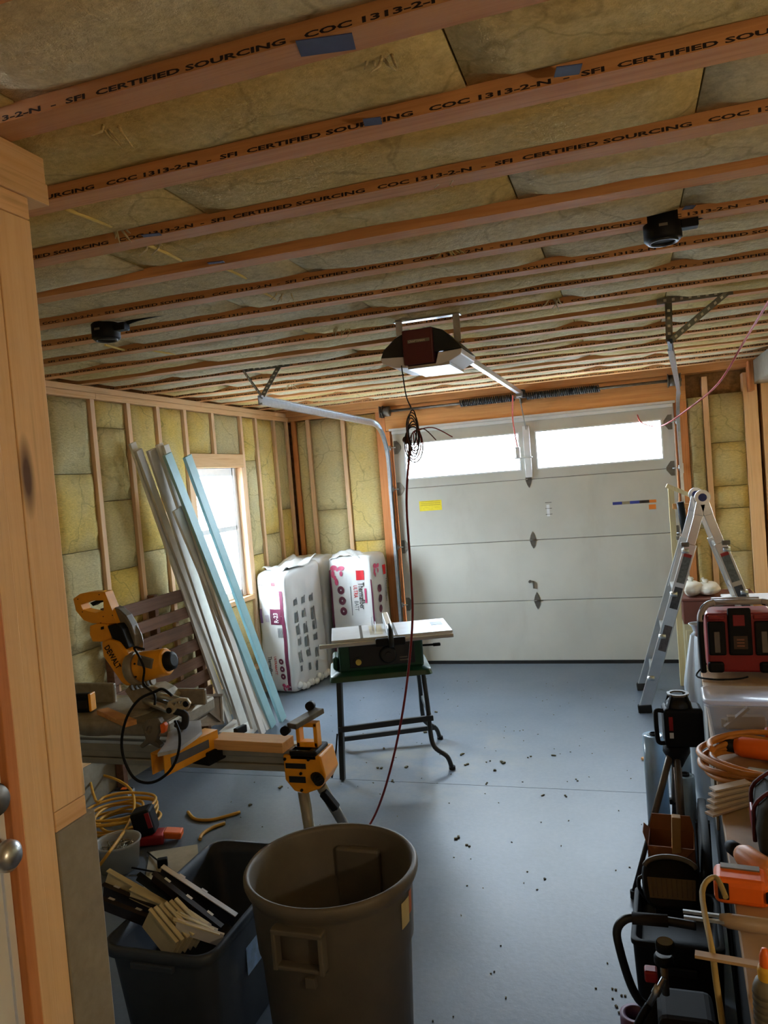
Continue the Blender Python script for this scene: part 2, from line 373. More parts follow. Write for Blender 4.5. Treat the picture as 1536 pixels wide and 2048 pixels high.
WY0, WY1, WZ0, WZ1 = 4.893, 5.70, 0.80, 2.0
for y in LS:
    if y == 5.245: segs = [(2.0, 2.315), (0.258, 0.80)]
    else: segs = [(0.258, 2.315)]
    for a, b in segs: MB().bb((XL - 0.14, y, a), (XL, y + 0.038, b)).build('stud', MT['stud'], wl, 0.0015)
seams = {6: [1.42, 1.87], 7: [1.27, 1.70, 2.15], 8: [1.35], 9: [1.36], 10: [2.0], 11: [2.0], 12: [1.15, 1.95], 13: [1.30], 14: [1.5]}
for i in range(1, len(LS)):
    y0, y1 = LS[i - 1] + 0.038 + 0.002, LS[i] - 0.002
    zs = [0.26] + sorted(set(seams.get(i, [1.3]) + [0.85])) + [2.313]
    for a, b in zip(zs, zs[1:]):
        if 4.89 < (y0 + y1) / 2 < 5.70 and a > 0.80 - 0.06 and b < 2.05: continue
        if 4.89 < (y0 + y1) / 2 < 5.70 and a < 0.8: b = 0.79
        if 4.89 < (y0 + y1) / 2 < 5.70 and b > 2.05: a = 2.005
        pillow((XL - 0.012, y0, a + 0.002), (0, y1 - y0, 0), (0, 0, b - a - 0.004), (1, 0, 0), 5, max(3, int((b - a) / 0.09)), 0.12, 0.010, i + a, 0.012).build('insulation_batt', MT['batt'], wl)
# window in the left wall with its rough buck
wi = struct(MB().bb((XL - 0.14, WY0 + 0.04, WZ0 + 0.04), (XL - 0.055, WY0 + 0.10, WZ1 - 0.10)).build('window_1', MT['white'], None, 0.004))
for a, b, nm, mt in (((XL - 0.15, WY0, 1.895), (XL + 0.002, WY1, 2.0), 'header_board', 'stud_y'), ((XL - 0.15, WY0, WZ0), (XL + 0.004, WY1, WZ0 + 0.038), 'sill_board', 'stud_y'),
                 ((XL - 0.15, WY1 - 0.038, WZ0 + 0.04), (XL, WY1, 1.893), 'side_board', 'stud'), ((XL - 0.15, WY0, WZ0 + 0.04), (XL, WY0 + 0.038, 1.893), 'side_board', 'stud')):
    MB().bb(a, b).build(nm, MT[mt], wi, 0.002)
x0, x1 = XL - 0.14, XL - 0.055
for a, b in (((x0, WY1 - 0.12, WZ0 + 0.04), (x1, WY1 - 0.04, 1.893)), ((x0, WY0 + 0.10, 1.83), (x1, WY1 - 0.10, 1.893)), ((x0, WY0 + 0.10, WZ0 + 0.04), (x1, WY1 - 0.10, WZ0 + 0.10)), ((x0, WY0 + 0.10, 1.385), (x1, WY1 - 0.10, 1.425))):
    MB().bb(a, b).build('sash_rail', MT['white'], wi, 0.003)
for za, zb in ((WZ0 + 0.10, 1.385), (1.425, 1.83)):
    MB().bb((XL - 0.12, WY0 + 0.10, za), (XL - 0.114, WY1 - 0.11, zb)).build('pane', MT['glass'], wi)
# door wall
wd = struct(MB().bb((-3.16, 6.80, 0), (-1.995, 6.82, 2.66)).bb((0.40, 6.80, 0), (1.6, 6.82, 2.66)).bb((-1.995, 6.80, 2.14), (0.40, 6.82, 2.66)).build('wall_back', MT['osb']))
MB().bb((-3.0, YD, 0), (-2.13, YD + 0.14, 0.2)).bb((0.5, YD, 0), (1.6, YD + 0.14, 0.2)).build('stem_wall', MT['conc'], wd)
MB().bb((-3.0, YD, 2.315), (-2.0, YD + 0.14, 2.352)).build('top_plate', MT['stud_x'], wd, 0.002)
MB().bb((-3.0, YD, 2.353), (1.6, YD + 0.14, 2.389)).build('top_plate', MT['stud_x'], wd, 0.002)
MB().bb((-2.045, YD - 0.002, 2.135), (0.50, YD + 0.12, 2.352)).build('door_header', MT['stud_x'], wd, 0.003)
MB().bb((-3.1, YD - 0.05, 2.353), (1.6, YD - 0.006, 2.43)).build('rim_board', MT['stud_x'], wd, 0.003)
for x, w, mt in ((-2.975, 0.045, 'fir'), (-2.826, 0.038, 'stud'), (-2.478, 0.038, 'stud'), (-2.135, 0.088, 'fir'), (0.41, 0.09, 'fir'), (0.622, 0.042, 'stud'), (0.922, 0.1, 'postwood'), (1.05, 0.06, 'postwood'), (1.4, 0.04, 'stud')):
    MB().bb((x, YD, 0.2), (x + w, YD + 0.14, 2.315)).build('stud', MT[mt], wd, 0.002)
MB().bb((-2.044, YD - 0.03, 0.0), (-2.002, YD + 0.10, 2.13)).build('side_jamb', MT['fir'], wd, 0.002)
MB().bb((0.402, YD - 0.01, 0.0), (0.408, YD + 0.10, 2.13)).build('side_jamb', MT['fir'], wd)
for xa, xb, zs in ((-2.93, -2.83, [0.2, 1.0, 2.31]), (-2.786, -2.482, [0.2, 0.75, 1.46, 2.31]), (-2.438, -2.14, [0.2, 1.15, 2.31]), (0.502, 0.62, [0.2, 1.1, 2.16]), (0.666, 0.92, [0.2, 0.9, 1.25, 1.43, 1.78, 2.17]), (1.11, 1.398, [0.2, 1.1, 2.15])):
    for a, b in zip(zs, zs[1:]): pillow((xa, YD + 0.014, a + 0.002), (xb - xa, 0, 0), (0, 0, b - a - 0.004), (0, -1, 0), 5, max(3, int((b - a) / .1)), 0.11, 0.014, xa * 9 + a, 0.008).build('insulation_batt', MT['batt'], wd)
MB().bb((-2.0, 6.70, 0), (-1.93, 6.80, 2.14)).bb((0.34, 6.70, 0), (0.402, 6.80, 2.14)).bb((-1.93, 6.70, 2.05), (0.34, 6.80, 2.14)).build('light_leak_stop', MT['white'], wd)  # unseen stops added behind the door to block daylight leaking past its edges
# ceiling beam along the right bay
bm_ = struct(MB().bb((0.985, 3.4, 2.215), (1.125, YD, 2.388)).build('trim_1', MT['conc'], None, 0.004))
MB().bb((0.95, YD - 0.14, 2.16), (0.984, YD - 0.002, 2.388)).build('beam_end_block', MT['fir'], bm_)
# right, back and return walls close the room outside the frame
wr = struct(MB().bb((XR + 0.14, YB, 0), (XR + 0.16, 6.82, 2.66)).build('wall_right', MT['osb']))
for i in range(22):
    y = -2.15 + 0.406 * i
    MB().bb((XR, y, 0.0), (XR + 0.14, y + 0.038, ZJ - 0.002)).build('stud', MT['stud'], wr)
    if y + 0.4 < 6.6: pillow((XR + 0.012, y + 0.042, 0.02), (0, 0.36, 0), (0, 0, ZJ - 0.04), (-1, 0, 0), 4, 9, 0.1, 0.012, i, 0.008).build('insulation_batt', MT['batt'], wr)
struct(MB().bb((-1.25, YB - 0.12, 0), (XR + 0.16, YB, 2.66)).build('wall_front', MT['osb']))
wt = struct(MB().bb((-3.16, 1.13, 0), (-1.21, 1.25, 1.07)).build('wall_return', MT['conc']))
MB().bb((-3.16, 1.13, 1.07), (-1.21, 1.25, 2.66)).build('sheathing_panel', MT['osb'], wt)
# partition with the entry door beside the camera
wp = struct(MB().bb((-1.21, 1.156, 0), (XP, 1.268, 1.073)).build('wall_partition', MT['conc'], None, 0.004))
MB().bb((-1.21, 1.156, 1.074), (XP, 1.243, 1.112)).build('sill_plate', MT['stud_y'], wp, 0.002)
MB().bb((-1.21, 1.156, 1.113), (XP, 1.245, 2.248)).build('wide_stud', MT['postwood'], wp, 0.002)
MB().bb((-1.21, 1.115, 0), (XP - 0.001, 1.155, 2.248)).build('stud', MT['postwood'], wp, 0.002)
MB().bb((-1.21, 1.078, 0), (XP + 0.002, 1.114, 2.248)).build('stud', MT['postwood'], wp, 0.002)
MB().bb((-1.21, 1.052, 0), (XP + 0.004, 1.077, 2.1)).build('door_jamb', MT['fir'], wp, 0.002)
MB().bb((-1.21, 0.05, 2.102), (XP, 1.077, 2.248)).build('door_header', MT['stud_y'], wp, 0.002)
MB().bb((-1.21, YB, 2.25), (XP, 1.245, 2.292)).build('top_plate', MT['stud_y'], wp, 0.002)
MB().bb((-1.21, YB, 2.293), (XP + 0.004, 1.30, 2.335)).build('top_plate', MT['stud_y'], wp, 0.002)
MB().bb((-1.21, YB, 2.336), (XP, 1.30, 2.388)).build('top_plate', MT['stud_y'], wp, 0.002)
MB().bb((-1.21, YB, 0), (XP - 0.02, 0.05, 2.248)).build('drywall_panel', MT['white'], wp)
dr = struct(MB().bb((-1.125, 0.06, 0.01), (-1.085, 1.035, 2.09)).build('door_1', MT['white'], None, 0.002))
MB().bb((-1.14, 1.037, 0), (-1.082, 1.051, 2.1)).build('weather_strip', MT['white'], dr)
k = W(15, 1712, X=-1.04)
kb = MB(); Mx = Matrix.Translation(Vector((-1.085, k.y, k.z))) @ Matrix.Rotation(R_(90), 4, 'Y')
kb.lathe([(0, 0.062), (0.016, 0.062), (0.026, 0.052), (0.027, 0.042), (0.02, 0.03), (0.011, 0.024), (0.011, 0.008), (0.03, 0.006), (0.031, 0), (0, 0)], 24, Mx); kb.build('door_knob', MT['galv'], dr)
k = W(2, 1603, X=-1.06); kb = MB().lathe([(0, 0.022), (0.024, 0.022), (0.03, 0.012), (0.031, 0), (0, 0)], 24, Matrix.Translation(Vector((-1.085, k.y, k.z))) @ Matrix.Rotation(R_(90), 4, 'Y')); kb.build('deadbolt', MT['galv_d'], dr)
k = W(28, 1690, X=-1.08); MB().bb((-1.086, 1.0355, k.z - 0.03), (-1.083, 1.0365, k.z + 0.03)).build('strike_plate', MT['galv_d'], dr)
# lampholder with a bare bulb on the right wall, out of frame
bl = thing('wall_lamp', 'bare bulb in a white porcelain lampholder on the wall opposite the entry door', 'lamp', (XR - 0.001, 0.218, 1.55)); bl.rotation_euler = (0, R_(90), 0)
MB().lathe([(0, 0), (0.06, 0), (0.06, -0.015), (0.035, -0.03), (0.022, -0.05), (0, -0.05)], 20).build('lampholder', MT['white'], bl, local=True)
_m, _ntb, _b = _nt('lit_bulb'); _b.inputs['Emission Color'].default_value = (1, 0.62, 0.30, 1); _b.inputs['Emission Strength'].default_value = 20
MB().ball((0, 0, -0.085), (0.03, 0.03, 0.038)).build('bulb', _m, bl, local=True)
ld = bpy.data.lights.new('bulb_light', 'POINT'); ld.energy = LAMP_W; ld.color = (1.0, 0.82, 0.60); ld.shadow_soft_size = 0.045
lo = link(bpy.data.objects.new('bulb_light', ld)); lo.location = (XR - 0.19, 0.218, 1.55)
# ------------------------------------------------------------------ overhead door
DX0, DX1, DYI = -1.985, 0.392, 6.645
gd = struct(MB().bb((DX0, DYI, 0.001), (DX1, DYI + 0.045, 0.03)).build('door_2', MT['dark']))
_m, nt, b = _nt('door_panel_enamel'); v = _obj(nt, rnd=False)
st = _ramp(nt, _noise(nt, _obj(nt, (3.2, 1, 1.1), False), 1.3, 5), [(0.55, (0, 0, 0)), (0.75, (0.28, 0.28, 0.28))])
nt.links.new(_mix(nt, st, _ramp(nt, _noise(nt, v, 2.5), [(0.3, rgb(196, 194, 184)), (0.7, rgb(206, 204, 194))]), rgb(170, 162, 150)), b.inputs['Base Color']); b.inputs['Roughness'].default_value = 0.4
MT['panel'] = _m
sec = []
for i in range(4):
    z0, z1 = 0.03 + i * 0.5255, 0.03 + (i + 1) * 0.5255 - 0.004
    if i < 3: o = MB().bb((DX0, DYI, z0), (DX1, DYI + 0.045, z1)).build('door_section', MT['panel'], gd, 0.004); MB().bb((DX0, DYI + 0.012, z1 - 0.001), (DX1, DYI + 0.04, z1 + 0.006)).build('gap_filler', MT['galv_d'], gd)  # thin fillers added behind the section gaps to keep daylight out
    else:
        mb = MB(); X = [DX0, -1.885, -0.85, -0.72, 0.305, DX1]
        for a, c in ((0, 1), (2, 3), (4, 5)): mb.bb((X[a], DYI, z0), (X[c], DYI + 0.045, z1))
        for a, c in ((1, 2), (3, 4)): mb.bb((X[a], DYI, z0), (X[c], DYI + 0.045, 1.682)); mb.bb((X[a], DYI, 2.012), (X[c], DYI + 0.045, z1))
        o = mb.build('door_section', MT['panel'], gd)
        for a, c in ((1, 2), (3, 4)):
            f = MB().bb((X[a], DYI - 0.004, 1.682), (X[c], DYI + 0.03, 1.694)).bb((X[a], DYI - 0.004, 2.0), (X[c], DYI + 0.03, 2.012)).bb((X[a], DYI - 0.004, 1.694), (X[a] + 0.012, DYI + 0.03, 2.0)).bb((X[c] - 0.012, DYI - 0.004, 1.694), (X[c], DYI + 0.03, 2.0)).build('window_frame', MT['white'], gd)
            MB().bb((X[a] + 0.012, DYI + 0.018, 1.694), (X[c] - 0.012, DYI + 0.022, 2.0)).build('pane', MT['glass'], f)
    sec.append((z0, z1))
MB().bb((DX0, DYI - 0.02, 2.10), (DX1, DYI - 0.002, 2.128)).build('top_seal', MT['white'], gd, 0.003)
MB().bb((DX0 - 0.02, DYI - 0.03, 2.13), (DX1 + 0.02, DYI + 0.0, 2.15)).build('top_stop', MT['white'], gd)
cxm = (DX0 + DX1) / 2
for z in (0.5535, 1.079, 1.6045):         # leaf hinges on the centre stile
    y = DYI - 0.0005
    sh = [(0, .075), (.016, .045), (.026, .01), (.026, -.01), (.016, -.045), (0, -.075), (-.016, -.045), (-.026, -.01), (-.026, .01), (-.016, .045)]
    h = MB().prism([(cxm + a, y, z + c) for a, c in sh], (0, -0.004, 0)).build('hinge', MT['galv_d'], gd)
    MB().cyl((cxm - 0.028, y - 0.008, z), (cxm + 0.028, y - 0.008, z), 0.006, 10).build('hinge_pin', MT['galv_d'], h)
for sx, s in ((DX0 + 0.03, 1), (DX1 - 0.03, -1)):
    for z in (0.5535, 1.079, 1.6045, 1.98):
        h = MB().prism([(sx + s * a, DYI - 0.0005, z + c) for a, c in ((-.02, .06), (.01, .06), (.045, .012), (.045, -.012), (.01, -.06), (-.02, -.06))], (0, -0.005, 0)).build('end_hinge', MT['galv_d'], gd)
        MB().cyl((sx, DYI - 0.03, z), (sx - s * 0.07, DYI - 0.03, z), 0.005, 8).cyl((sx - s * 0.045, DYI - 0.03, z), (sx - s * 0.06, DYI - 0.03, z), 0.022, 14).build('roller', MT['galv'], h)
def on_door(pa, pb): return W(*pa, Y=DYI), W(*pb, Y=DYI)
ye = pm('yellow_sticker', rgb(236, 214, 40), 0.6, var=0.08, scale=60)
a, c = on_door((838, 1000), (884, 1017)); MB().bb((a.x, DYI - 0.0012, min(a.z, c.z) - 0.012), (c.x, DYI, max(a.z, c.z) - 0.012)).build('warning_sticker', ye, gd)
for k in range(3): MB().bb((a.x + 0.012, DYI - 0.0016, a.z - 0.022 - k * 0.016), (c.x - 0.012, DYI - 0.0012, a.z - 0.017 - k * 0.016)).build('sticker_print', pm('faded_print', rgb(190, 160, 40), 0.7), gd)
a, c = on_door((1090, 1005), (1105, 1032))
for k in range(3): MB().bb((a.x, DYI - 0.001, a.z - 0.004 - k * 0.05), (c.x, DYI, a.z - k * 0.05)).build('spec_print', MT['ink'], gd)
MB().bb((a.x + 0.01, DYI - 0.001, a.z - 0.12), (c.x - 0.02, DYI, a.z - 0.02)).build('spec_label', MT['white'], gd)
a, c = on_door((1225, 1003), (1312, 994))
bl_ = pm('blue_print', rgb(44, 56, 140), 0.5); oc_ = pm('orange_print', rgb(214, 120, 40), 0.5); tc_ = pm('tan_print', rgb(150, 140, 110), 0.5)
for f0, f1, mt in ((0, .22, bl_), (.22, .40, tc_), (.40, .62, bl_), (.62, .84, MT['ink']), (.84, 1, oc_)):
    MB().bb((a.x + (c.x - a.x) * f0, DYI - 0.001, a.z - 0.03), (a.x + (c.x - a.x) * f1, DYI, a.z - 0.006)).build('safety_strip', mt, gd)
MB().bb((c.x - 0.06, DYI - 0.001, a.z - 0.085), (c.x - 0.005, DYI, a.z - 0.045)).build('orange_tag', oc_, gd)
k = W(1060, 1163, Y=DYI); MB().cyl((k.x, DYI, k.z), (k.x, DYI - 0.02, k.z), 0.012, 12).box((k.x + 0.03, DYI - 0.01, k.z - 0.03), (0.012, 0.012, 0.06)).build('door_lock', MT['galv_d'], gd)
# tracks, hangers, torsion spring
def track(name, label, x_door, end, cat='track'):
    t = thing(name, label, cat, (x_door, 6.58, 0), 0, 'door tracks')
    yv, r = 6.585, 0.36
    dx = (end.x - x_door)
    P = [Vector((x_door, yv, 0.02)), Vector((x_door, yv, end.z - r))]
    for i in range(1, 9):
        a = math.pi / 2 * i / 8; P.append(Vector((x_door + dx * 0.02 * i / 8, yv - r + r * math.cos(a), end.z - r + r * math.sin(a))))
    P.append(end)
    mb = MB(); w, dpt = 0.026, 0.012
    # C-shaped section swept along the path
    n = len(P); rings = []; sec_ = [(-w, dpt), (-w, -dpt), (w, -dpt), (w, dpt), (w * .62, dpt), (w * .62, dpt - .004), (w - .004, dpt - .004), (w - .004, -dpt + .004), (-w + .004, -dpt + .004), (-w + .004, dpt - .004), (-w * .62, dpt - .004), (-w * .62, dpt)]
    s = 1 if x_door < -0.5 else -1
    for i in range(n):
        tg = (P[min(n - 1, i + 1)] - P[max(0, i - 1)]).normalized(); nx = Vector((s, 0, 0)); nx = (nx - tg * nx.dot(tg)).normalized(); ny = tg.cross(nx)
        rings.append([P[i] + ny * a + nx * c for a, c in sec_])
    K = len(sec_); vs = [p for r_ in rings for p in r_]
    fs = [(i * K + k, i * K + (k + 1) % K, (i + 1) * K + (k + 1) % K, (i + 1) * K + k) for i in range(n - 1) for k in range(K)]
    mb.add(vs, fs); mb.build('track_channel', MT['galv'], t)
    for z in (0.35, 1.0, 1.6): MB().bb((x_door - s * 0.012, yv - 0.01, z - 0.04), (x_door - s * 0.018, YD - 0.012, z + 0.04)).build('jamb_bracket', MT['galv'], t)
    return t
MT['slot'] = pm('pale_slot', rgb(206, 196, 176), 0.7)
def perf(a, c, t, up):
    """perforated steel angle"""
    a = Vector(a); c = Vector(c); d = (c - a).normalized(); L = (c - a).length
    o = MB().bar(a, c, 0.03, 0.003, up).build('perforated_angle', MT['galv_d'], t)
    n = int(L / 0.035); u = Vector(up).normalized(); mb = MB()
    for i in range(1, n):
        p = a + d * (L * i / n); mb.bar(p - d * 0.006, p + d * 0.006, 0.012, 0.005, up)
    mb.build('slot', MT['slot'], o)['kind'] = 'stuff'
TL, TR = W(520, 800, Z=2.19), W(1340, 690, Z=2.19)
t = track('door_track', 'bright galvanised door track running to a triangular ceiling hanger beside the window wall', -2.02, TL)
a = TL + Vector((0, 0.03, 0.02)); yj = min(JY, key=lambda y: abs(y - TL.y - 0.12)); yc = yj - 0.003
A = Vector((TL.x - 0.20, yc, ZJ + 0.014)); B = Vector((TL.x + 0.10, yc, ZJ + 0.014))
perf(A, B, t, (0, 1, 0)); perf(a, A, t, (0.6, 1, 0.6)); perf(a, Vector((TL.x + 0.03, yc, ZJ)), t, (0, 1, 0))
t = track('door_track', 'galvanised door track above the stepladder, hung from the joists by dark perforated angle', 0.425, TR)
a = TR + Vector((0, 0.03, 0.02)); yj = min(JY, key=lambda y: abs(y - TR.y + 0.02)); yc = yj - 0.003
A = Vector((TR.x - 0.04, yc, ZJ + 0.014)); B = Vector((TR.x + 0.28, yc, ZJ + 0.014))
perf(A, B, t, (0, 1, 0)); perf(a, B - Vector((0.02, 0, 0)), t, (-0.6, 1, 0.6)); perf(a, Vector((TR.x + 0.01, yc, ZJ)), t, (0, 1, 0))
sp = thing('torsion_spring', 'long dark coil spring on a steel shaft across the header', 'spring', (-0.8, 6.56, 2.3))
ys, zs = 6.575, 2.305
MB().cyl((-2.07, ys, zs), (0.47, ys, zs), 0.012, 12).build('shaft', MT['galv_d'], sp)
for xa, xb in ((-1.33, -0.86), (-0.76, -0.16)):
    n = int((xb - xa) / 0.016); MB().tube([Vector((xa + (xb - xa) * i / (n * 8), ys + 0.027 * math.cos(i * math.pi / 4), zs + 0.027 * math.sin(i * math.pi / 4))) for i in range(n * 8 + 1)], 0.0065, 5).build('coil', MT['blackm'], sp)
for x in (-2.0, 0.40): MB().cyl((x - 0.03, ys, zs), (x + 0.03, ys, zs), 0.045, 18).cyl((x - 0.036, ys, zs), (x - 0.03, ys, zs), 0.055, 18).build('cable_drum', MT['galv_d'], sp)
for x in (-2.06, -0.81, 0.46): MB().bb((x - 0.004, ys - 0.03, zs - 0.05), (x + 0.004, YD - 0.004, zs + 0.05)).build('bearing_bracket', MT['galv_d'], sp)
# opener
gx = -0.79; gy = 3.16
op = thing('door_opener', 'garage door opener with dark housing, maroon centre panel and white lens wings', 'opener', (gx, gy, 2.16))
def gz(px, py): q = W(px, py, Y=gy); return (q.x, gy, q.z)
prof = [(-.18, 2.208), (-.165, 2.245), (-.11, 2.29), (-.05, 2.315), (.05, 2.32), (.10, 2.30), (.15, 2.25), (.178, 2.215)]
MB().prism([(gx + a, gy, z) for a, z in prof], (0, 0.32, 0)).build('housing', MT['blackm'], op, 0.006)
lens = pm('frosted_lens', rgb(226, 222, 226), 0.35, var=0.04)
for s in (-1, 1):
    pl = [(s * .075, 2.207), (s * .178, 2.213), (s * .172, 2.19), (s * .12, 2.165), (s * .06, 2.158)]
    MB().prism([(gx + a, gy - 0.004, z) for a, z in pl], (0, 0.30, 0)).build('light_lens', lens, op, 0.004)
MB().bb((gx - 0.074, gy - 0.014, 2.168), (gx + 0.058, gy + 0.1, 2.315)).build('centre_panel', pm('maroon_panel', rgb(84, 26, 30), 0.5), op, 0.006)
MB().bb((gx - 0.05, gy - 0.0155, 2.258), (gx + 0.045, gy - 0.0142, 2.272)).build('name_badge', MT['grey'], op)
text_mb('CRAFTSMAN', 0.0125, rect_fn((gx - 0.046, gy - 0.0163, 2.2605), (1, 0, 0), (0, 0, 1))).build('badge_lettering', pm('silver_print', rgb(220, 214, 200), 0.5), op)
MB().bb((gx - 0.06, gy, 2.152), (gx + 0.12, gy + 0.30, 2.164)).build('chassis_tray', MT['galv'], op)
MB().bar((gx, gy + 0.30, 2.325), (gx, 6.53, 2.325), 0.03, 0.032).build('rail', MT['galv'], op)
for s in (-1, 1):
    MB().bar((gx + s * 0.13, gy + 0.16, 2.27), (gx + s * 0.13, gy + 0.16, ZJ + 0.02), 0.03, 0.003, (0, 1, 0)).build('hanger_strap', MT['galv'], op)
MB().bb((gx - 0.15, gy + 0.14, ZJ - 0.006), (gx + 0.15, gy + 0.18, ZJ - 0.001)).build('hanger_strap', MT['galv'], op)
MB().bb((gx - 0.03, 6.50, 2.29), (gx + 0.03, 6.56, 2.36)).build('header_bracket', MT['blackm'], op, 0.004)
MB().bb((gx - 0.02, 6.30, 2.285), (gx + 0.02, 6.42, 2.31)).bar((gx, 6.36, 2.29), (gx + 0.005, 6.625, 2.03), 0.025, 0.006, (1, 0, 0)).build('door_arm', MT['galv_d'], op)
MB().bb((gx - 0.025, 6.61, 1.62), (gx + 0.03, DYI - 0.0055, 2.06)).build('reinforcing_bracket', MT['white'], op, 0.003)
rp = pm('pull_rope', rgb(196, 96, 90), 0.7)
q = W(1036, 905, Y=6.2)
MB().tube(spline([(gx - 0.03, 6.2, 2.29), (gx - 0.045, 6.2, 2.1), (q.x, 6.2, q.z + 0.03)]), 0.006, 8).build('release_rope', rp, op)
MB().box((q.x, 6.2, q.z), (0.035, 0.035, 0.09)).box((q.x + 0.04, 6.2, q.z - 0.045), (0.14, 0.016, 0.012)).build('release_handle', MT['white'], op, 0.004)
# bundled wiring under the opener
wb = thing('hanging_wire_bundle', 'tangled brown and black wire bundle hanging below the opener', 'wire', tuple(W(825, 850, Y=gy - 0.03)))
top = Vector(gz(806, 738)) + Vector((0, -0.02, 0.012)); cb = W(825, 855, Y=gy - 0.03)
MB().tube(spline([top, W(812, 790, Y=gy - .03), W(822, 815, Y=gy - .03)]), 0.003, 6).build('lead_wire', MT['dark'], wb)
br = pm('brown_wire', rgb(92, 52, 36), 0.6)
for i in range(7):
    ph = i * 1.3; L = [cb + Vector((0.026 * math.cos(a) * (0.7 + 0.1 * i), 0.02 * math.sin(a + ph), 0.075 * math.sin(a) - 0.012 * i)) for a in [k * math.pi / 6 for k in range(12)]]
    MB().tube(spline(L, 3, True), 0.0028, 6, True).build('wire_loop', br if i % 2 else MT['dark'], wb)
for i, (px, py) in enumerate(((905, 874), (872, 880), (838, 900), (822, 912), (846, 888), (815, 925), (830, 905))):
    e = W(px, py, Y=gy - .03); MB().tube(spline([cb + Vector((0, 0, -0.02)), (cb + e) / 2 + Vector((0, 0, 0.02)), e]), 0.0025, 6).build('wire_tail', MT['cord_r'] if i % 2 == 0 else br, wb)
MB().ball(W(812, 880, Y=gy - .03), 0.016).build('wire_connector', br, wb)
rc = spline([W(822, 880, Y=gy), W(813, 1000, Y=3.2), W(822, 1150, Y=3.22), W(824, 1260, Y=3.25), W(806, 1420, Y=3.32), W(775, 1560, Y=3.4), W(742, 1645, Z=0.012), W(700, 1690, Z=0.007), (-1.45, 3.15, 0.007)], 8)
tag(MB().tube(rc, 0.0055, 8).build('extension_cord', MT['cord_r']), 'dark red extension cord hanging from the opener down to the slab', 'cord')
rc = spline([W(1545, 590, Z=ZJ - 0.004), W(1490, 680, Y=4.6), W(1438, 765, Y=5.0), W(1380, 815, Y=5.4), W(1322, 852, Y=5.8), (0.15, 6.4, 1.98), (0.12, 6.62, 2.06)], 8)
tag(MB().tube(rc, 0.006, 8).build('extension_cord', pm('bright_red_cord', rgb(170, 62, 54), 0.5)), 'red cord slung from the ceiling joists across the right door track', 'cord')
# round black ceiling boxes
for (px, py), lab in (((1325, 462), 'round black ceiling box nearer the maroon opener, wires running into the wool'), ((212, 664), 'round black ceiling box close to the window wall plate')):
    c = W(px, py, Z=ZJ - 0.02); t = thing('ceiling_box', lab, 'electrical box', (c.x, c.y, ZJ), 0, 'black ceiling boxes')
    MB().lathe([(0, -0.05), (0.05, -0.05), (0.055, -0.044), (0.055, 0.03), (0, 0.03)], 28).build('box_shell', MT['black'], t, local=True)
    MB().lathe([(0.036, -0.0505), (0.036, -0.056), (0.044, -0.056), (0.044, -0.0505)], 24).build('rim_ring', MT['blackm'], t, local=True)
    s = 1
    MB().tube(spline([(0.05, 0, -0.01), (0.14, 0.01, 0.012), (0.25, 0.015, 0.018), (0.38, 0.02, 0.02)]), 0.008, 6).build('supply_cable', MT['black'], t, local=True)
    MB().box((0.075, 0, -0.01), (0.05, 0.04, 0.03)).build('clamp', MT['black'], t, local=True, bevel=0.004)
    MB().bb((-0.012, -0.0562, -0.02), (0.012, -0.0548, -0.012)).build('pale_mark', MT['grey'], t, local=True)
# ------------------------------------------------------------------ trash can
can = pm('trash_can_plastic', rgb(104, 98, 86), 0.55, var=0.12, scale=8, bump=0.1)
CC = Vector((-0.902, 2.04, 0)); tcn = thing('trash_can', 'round grey plastic trash can with square moulded side handles and an open top', 'trash can', CC)
pr = [(0, 0.004), (0.195, 0.004), (0.203, 0.012), (0.222, 0.36), (0.230, 0.37), (0.238, 0.525), (0.243, 0.535), (0.251, 0.545), (0.257, 0.560), (0.257, 0.574), (0.250, 0.583), (0.242, 0.580), (0.238, 0.568), (0.231, 0.52), (0.224, 0.37), (0.216, 0.36), (0.197, 0.03), (0, 0.02)]
MB().lathe(pr, 56).build('can_body', can, tcn, local=True)
def can_angle(px, py, r, z):
    best = None
    for i in range(360):
        a = math.radians(i); p = CC + Vector((r * math.cos(a), r * math.sin(a), z)) - CAM; c = RW.transposed() @ p
        e = abs(768 + FPX * c.x / c.z - px)
        if p.y < CC.y and (best is None or e < best[0]): best = (e, a)
    return best[1]
for a in (can_angle(600, 1860, 0.24, 0.46), can_angle(600, 1860, 0.24, 0.46) + math.pi):
    Mr = Matrix.Rotation(a, 4, 'Z')
    def lp(x, y, z): return Mr @ Vector((x, y, z))
    h = MB()
    h.box(lp(0.245, 0, 0.515), (0.034, 0.15, 0.016), Mr.to_3x3()); h.box(lp(0.245, 0.068, 0.465), (0.034, 0.014, 0.11), Mr.to_3x3()); h.box(lp(0.245, -0.068, 0.465), (0.034, 0.014, 0.11), Mr.to_3x3()); h.box(lp(0.242, 0, 0.416), (0.03, 0.15, 0.012), Mr.to_3x3())
    h.build('handle', can, tcn, 0.004, local=True)
    MB().box(lp(0.229, 0.02, 0.37), (0.02, 0.03, 0.03), Mr.to_3x3()).build('handle_rib', can, tcn, 0.003, local=True)
a0_ = can_angle(600, 1860, 0.24, 0.46) + math.pi; Mr = Matrix.Rotation(a0_, 4, 'Z')
MB().box(Mr @ Vector((.212, 0, .40)), (.03, .15, .24), Mr.to_3x3()).build('inner_handle_bulge', can, tcn, .008, local=True)
a = can_angle(815, 1820, 0.24, 0.48)
def cansurf(du, z, off=0.0015): r = 0.2345 + (z - 0.45) * 0.05 + off; return Vector((r * math.cos(a + du), r * math.sin(a + du), z))
MB().grid(lambda u, v: cansurf(-0.13 + 0.2 * u, 0.435 + 0.075 * v), 8, 2).build('paper_sticker', pm('cream_sticker', rgb(214, 196, 140), 0.6), tcn, local=True)
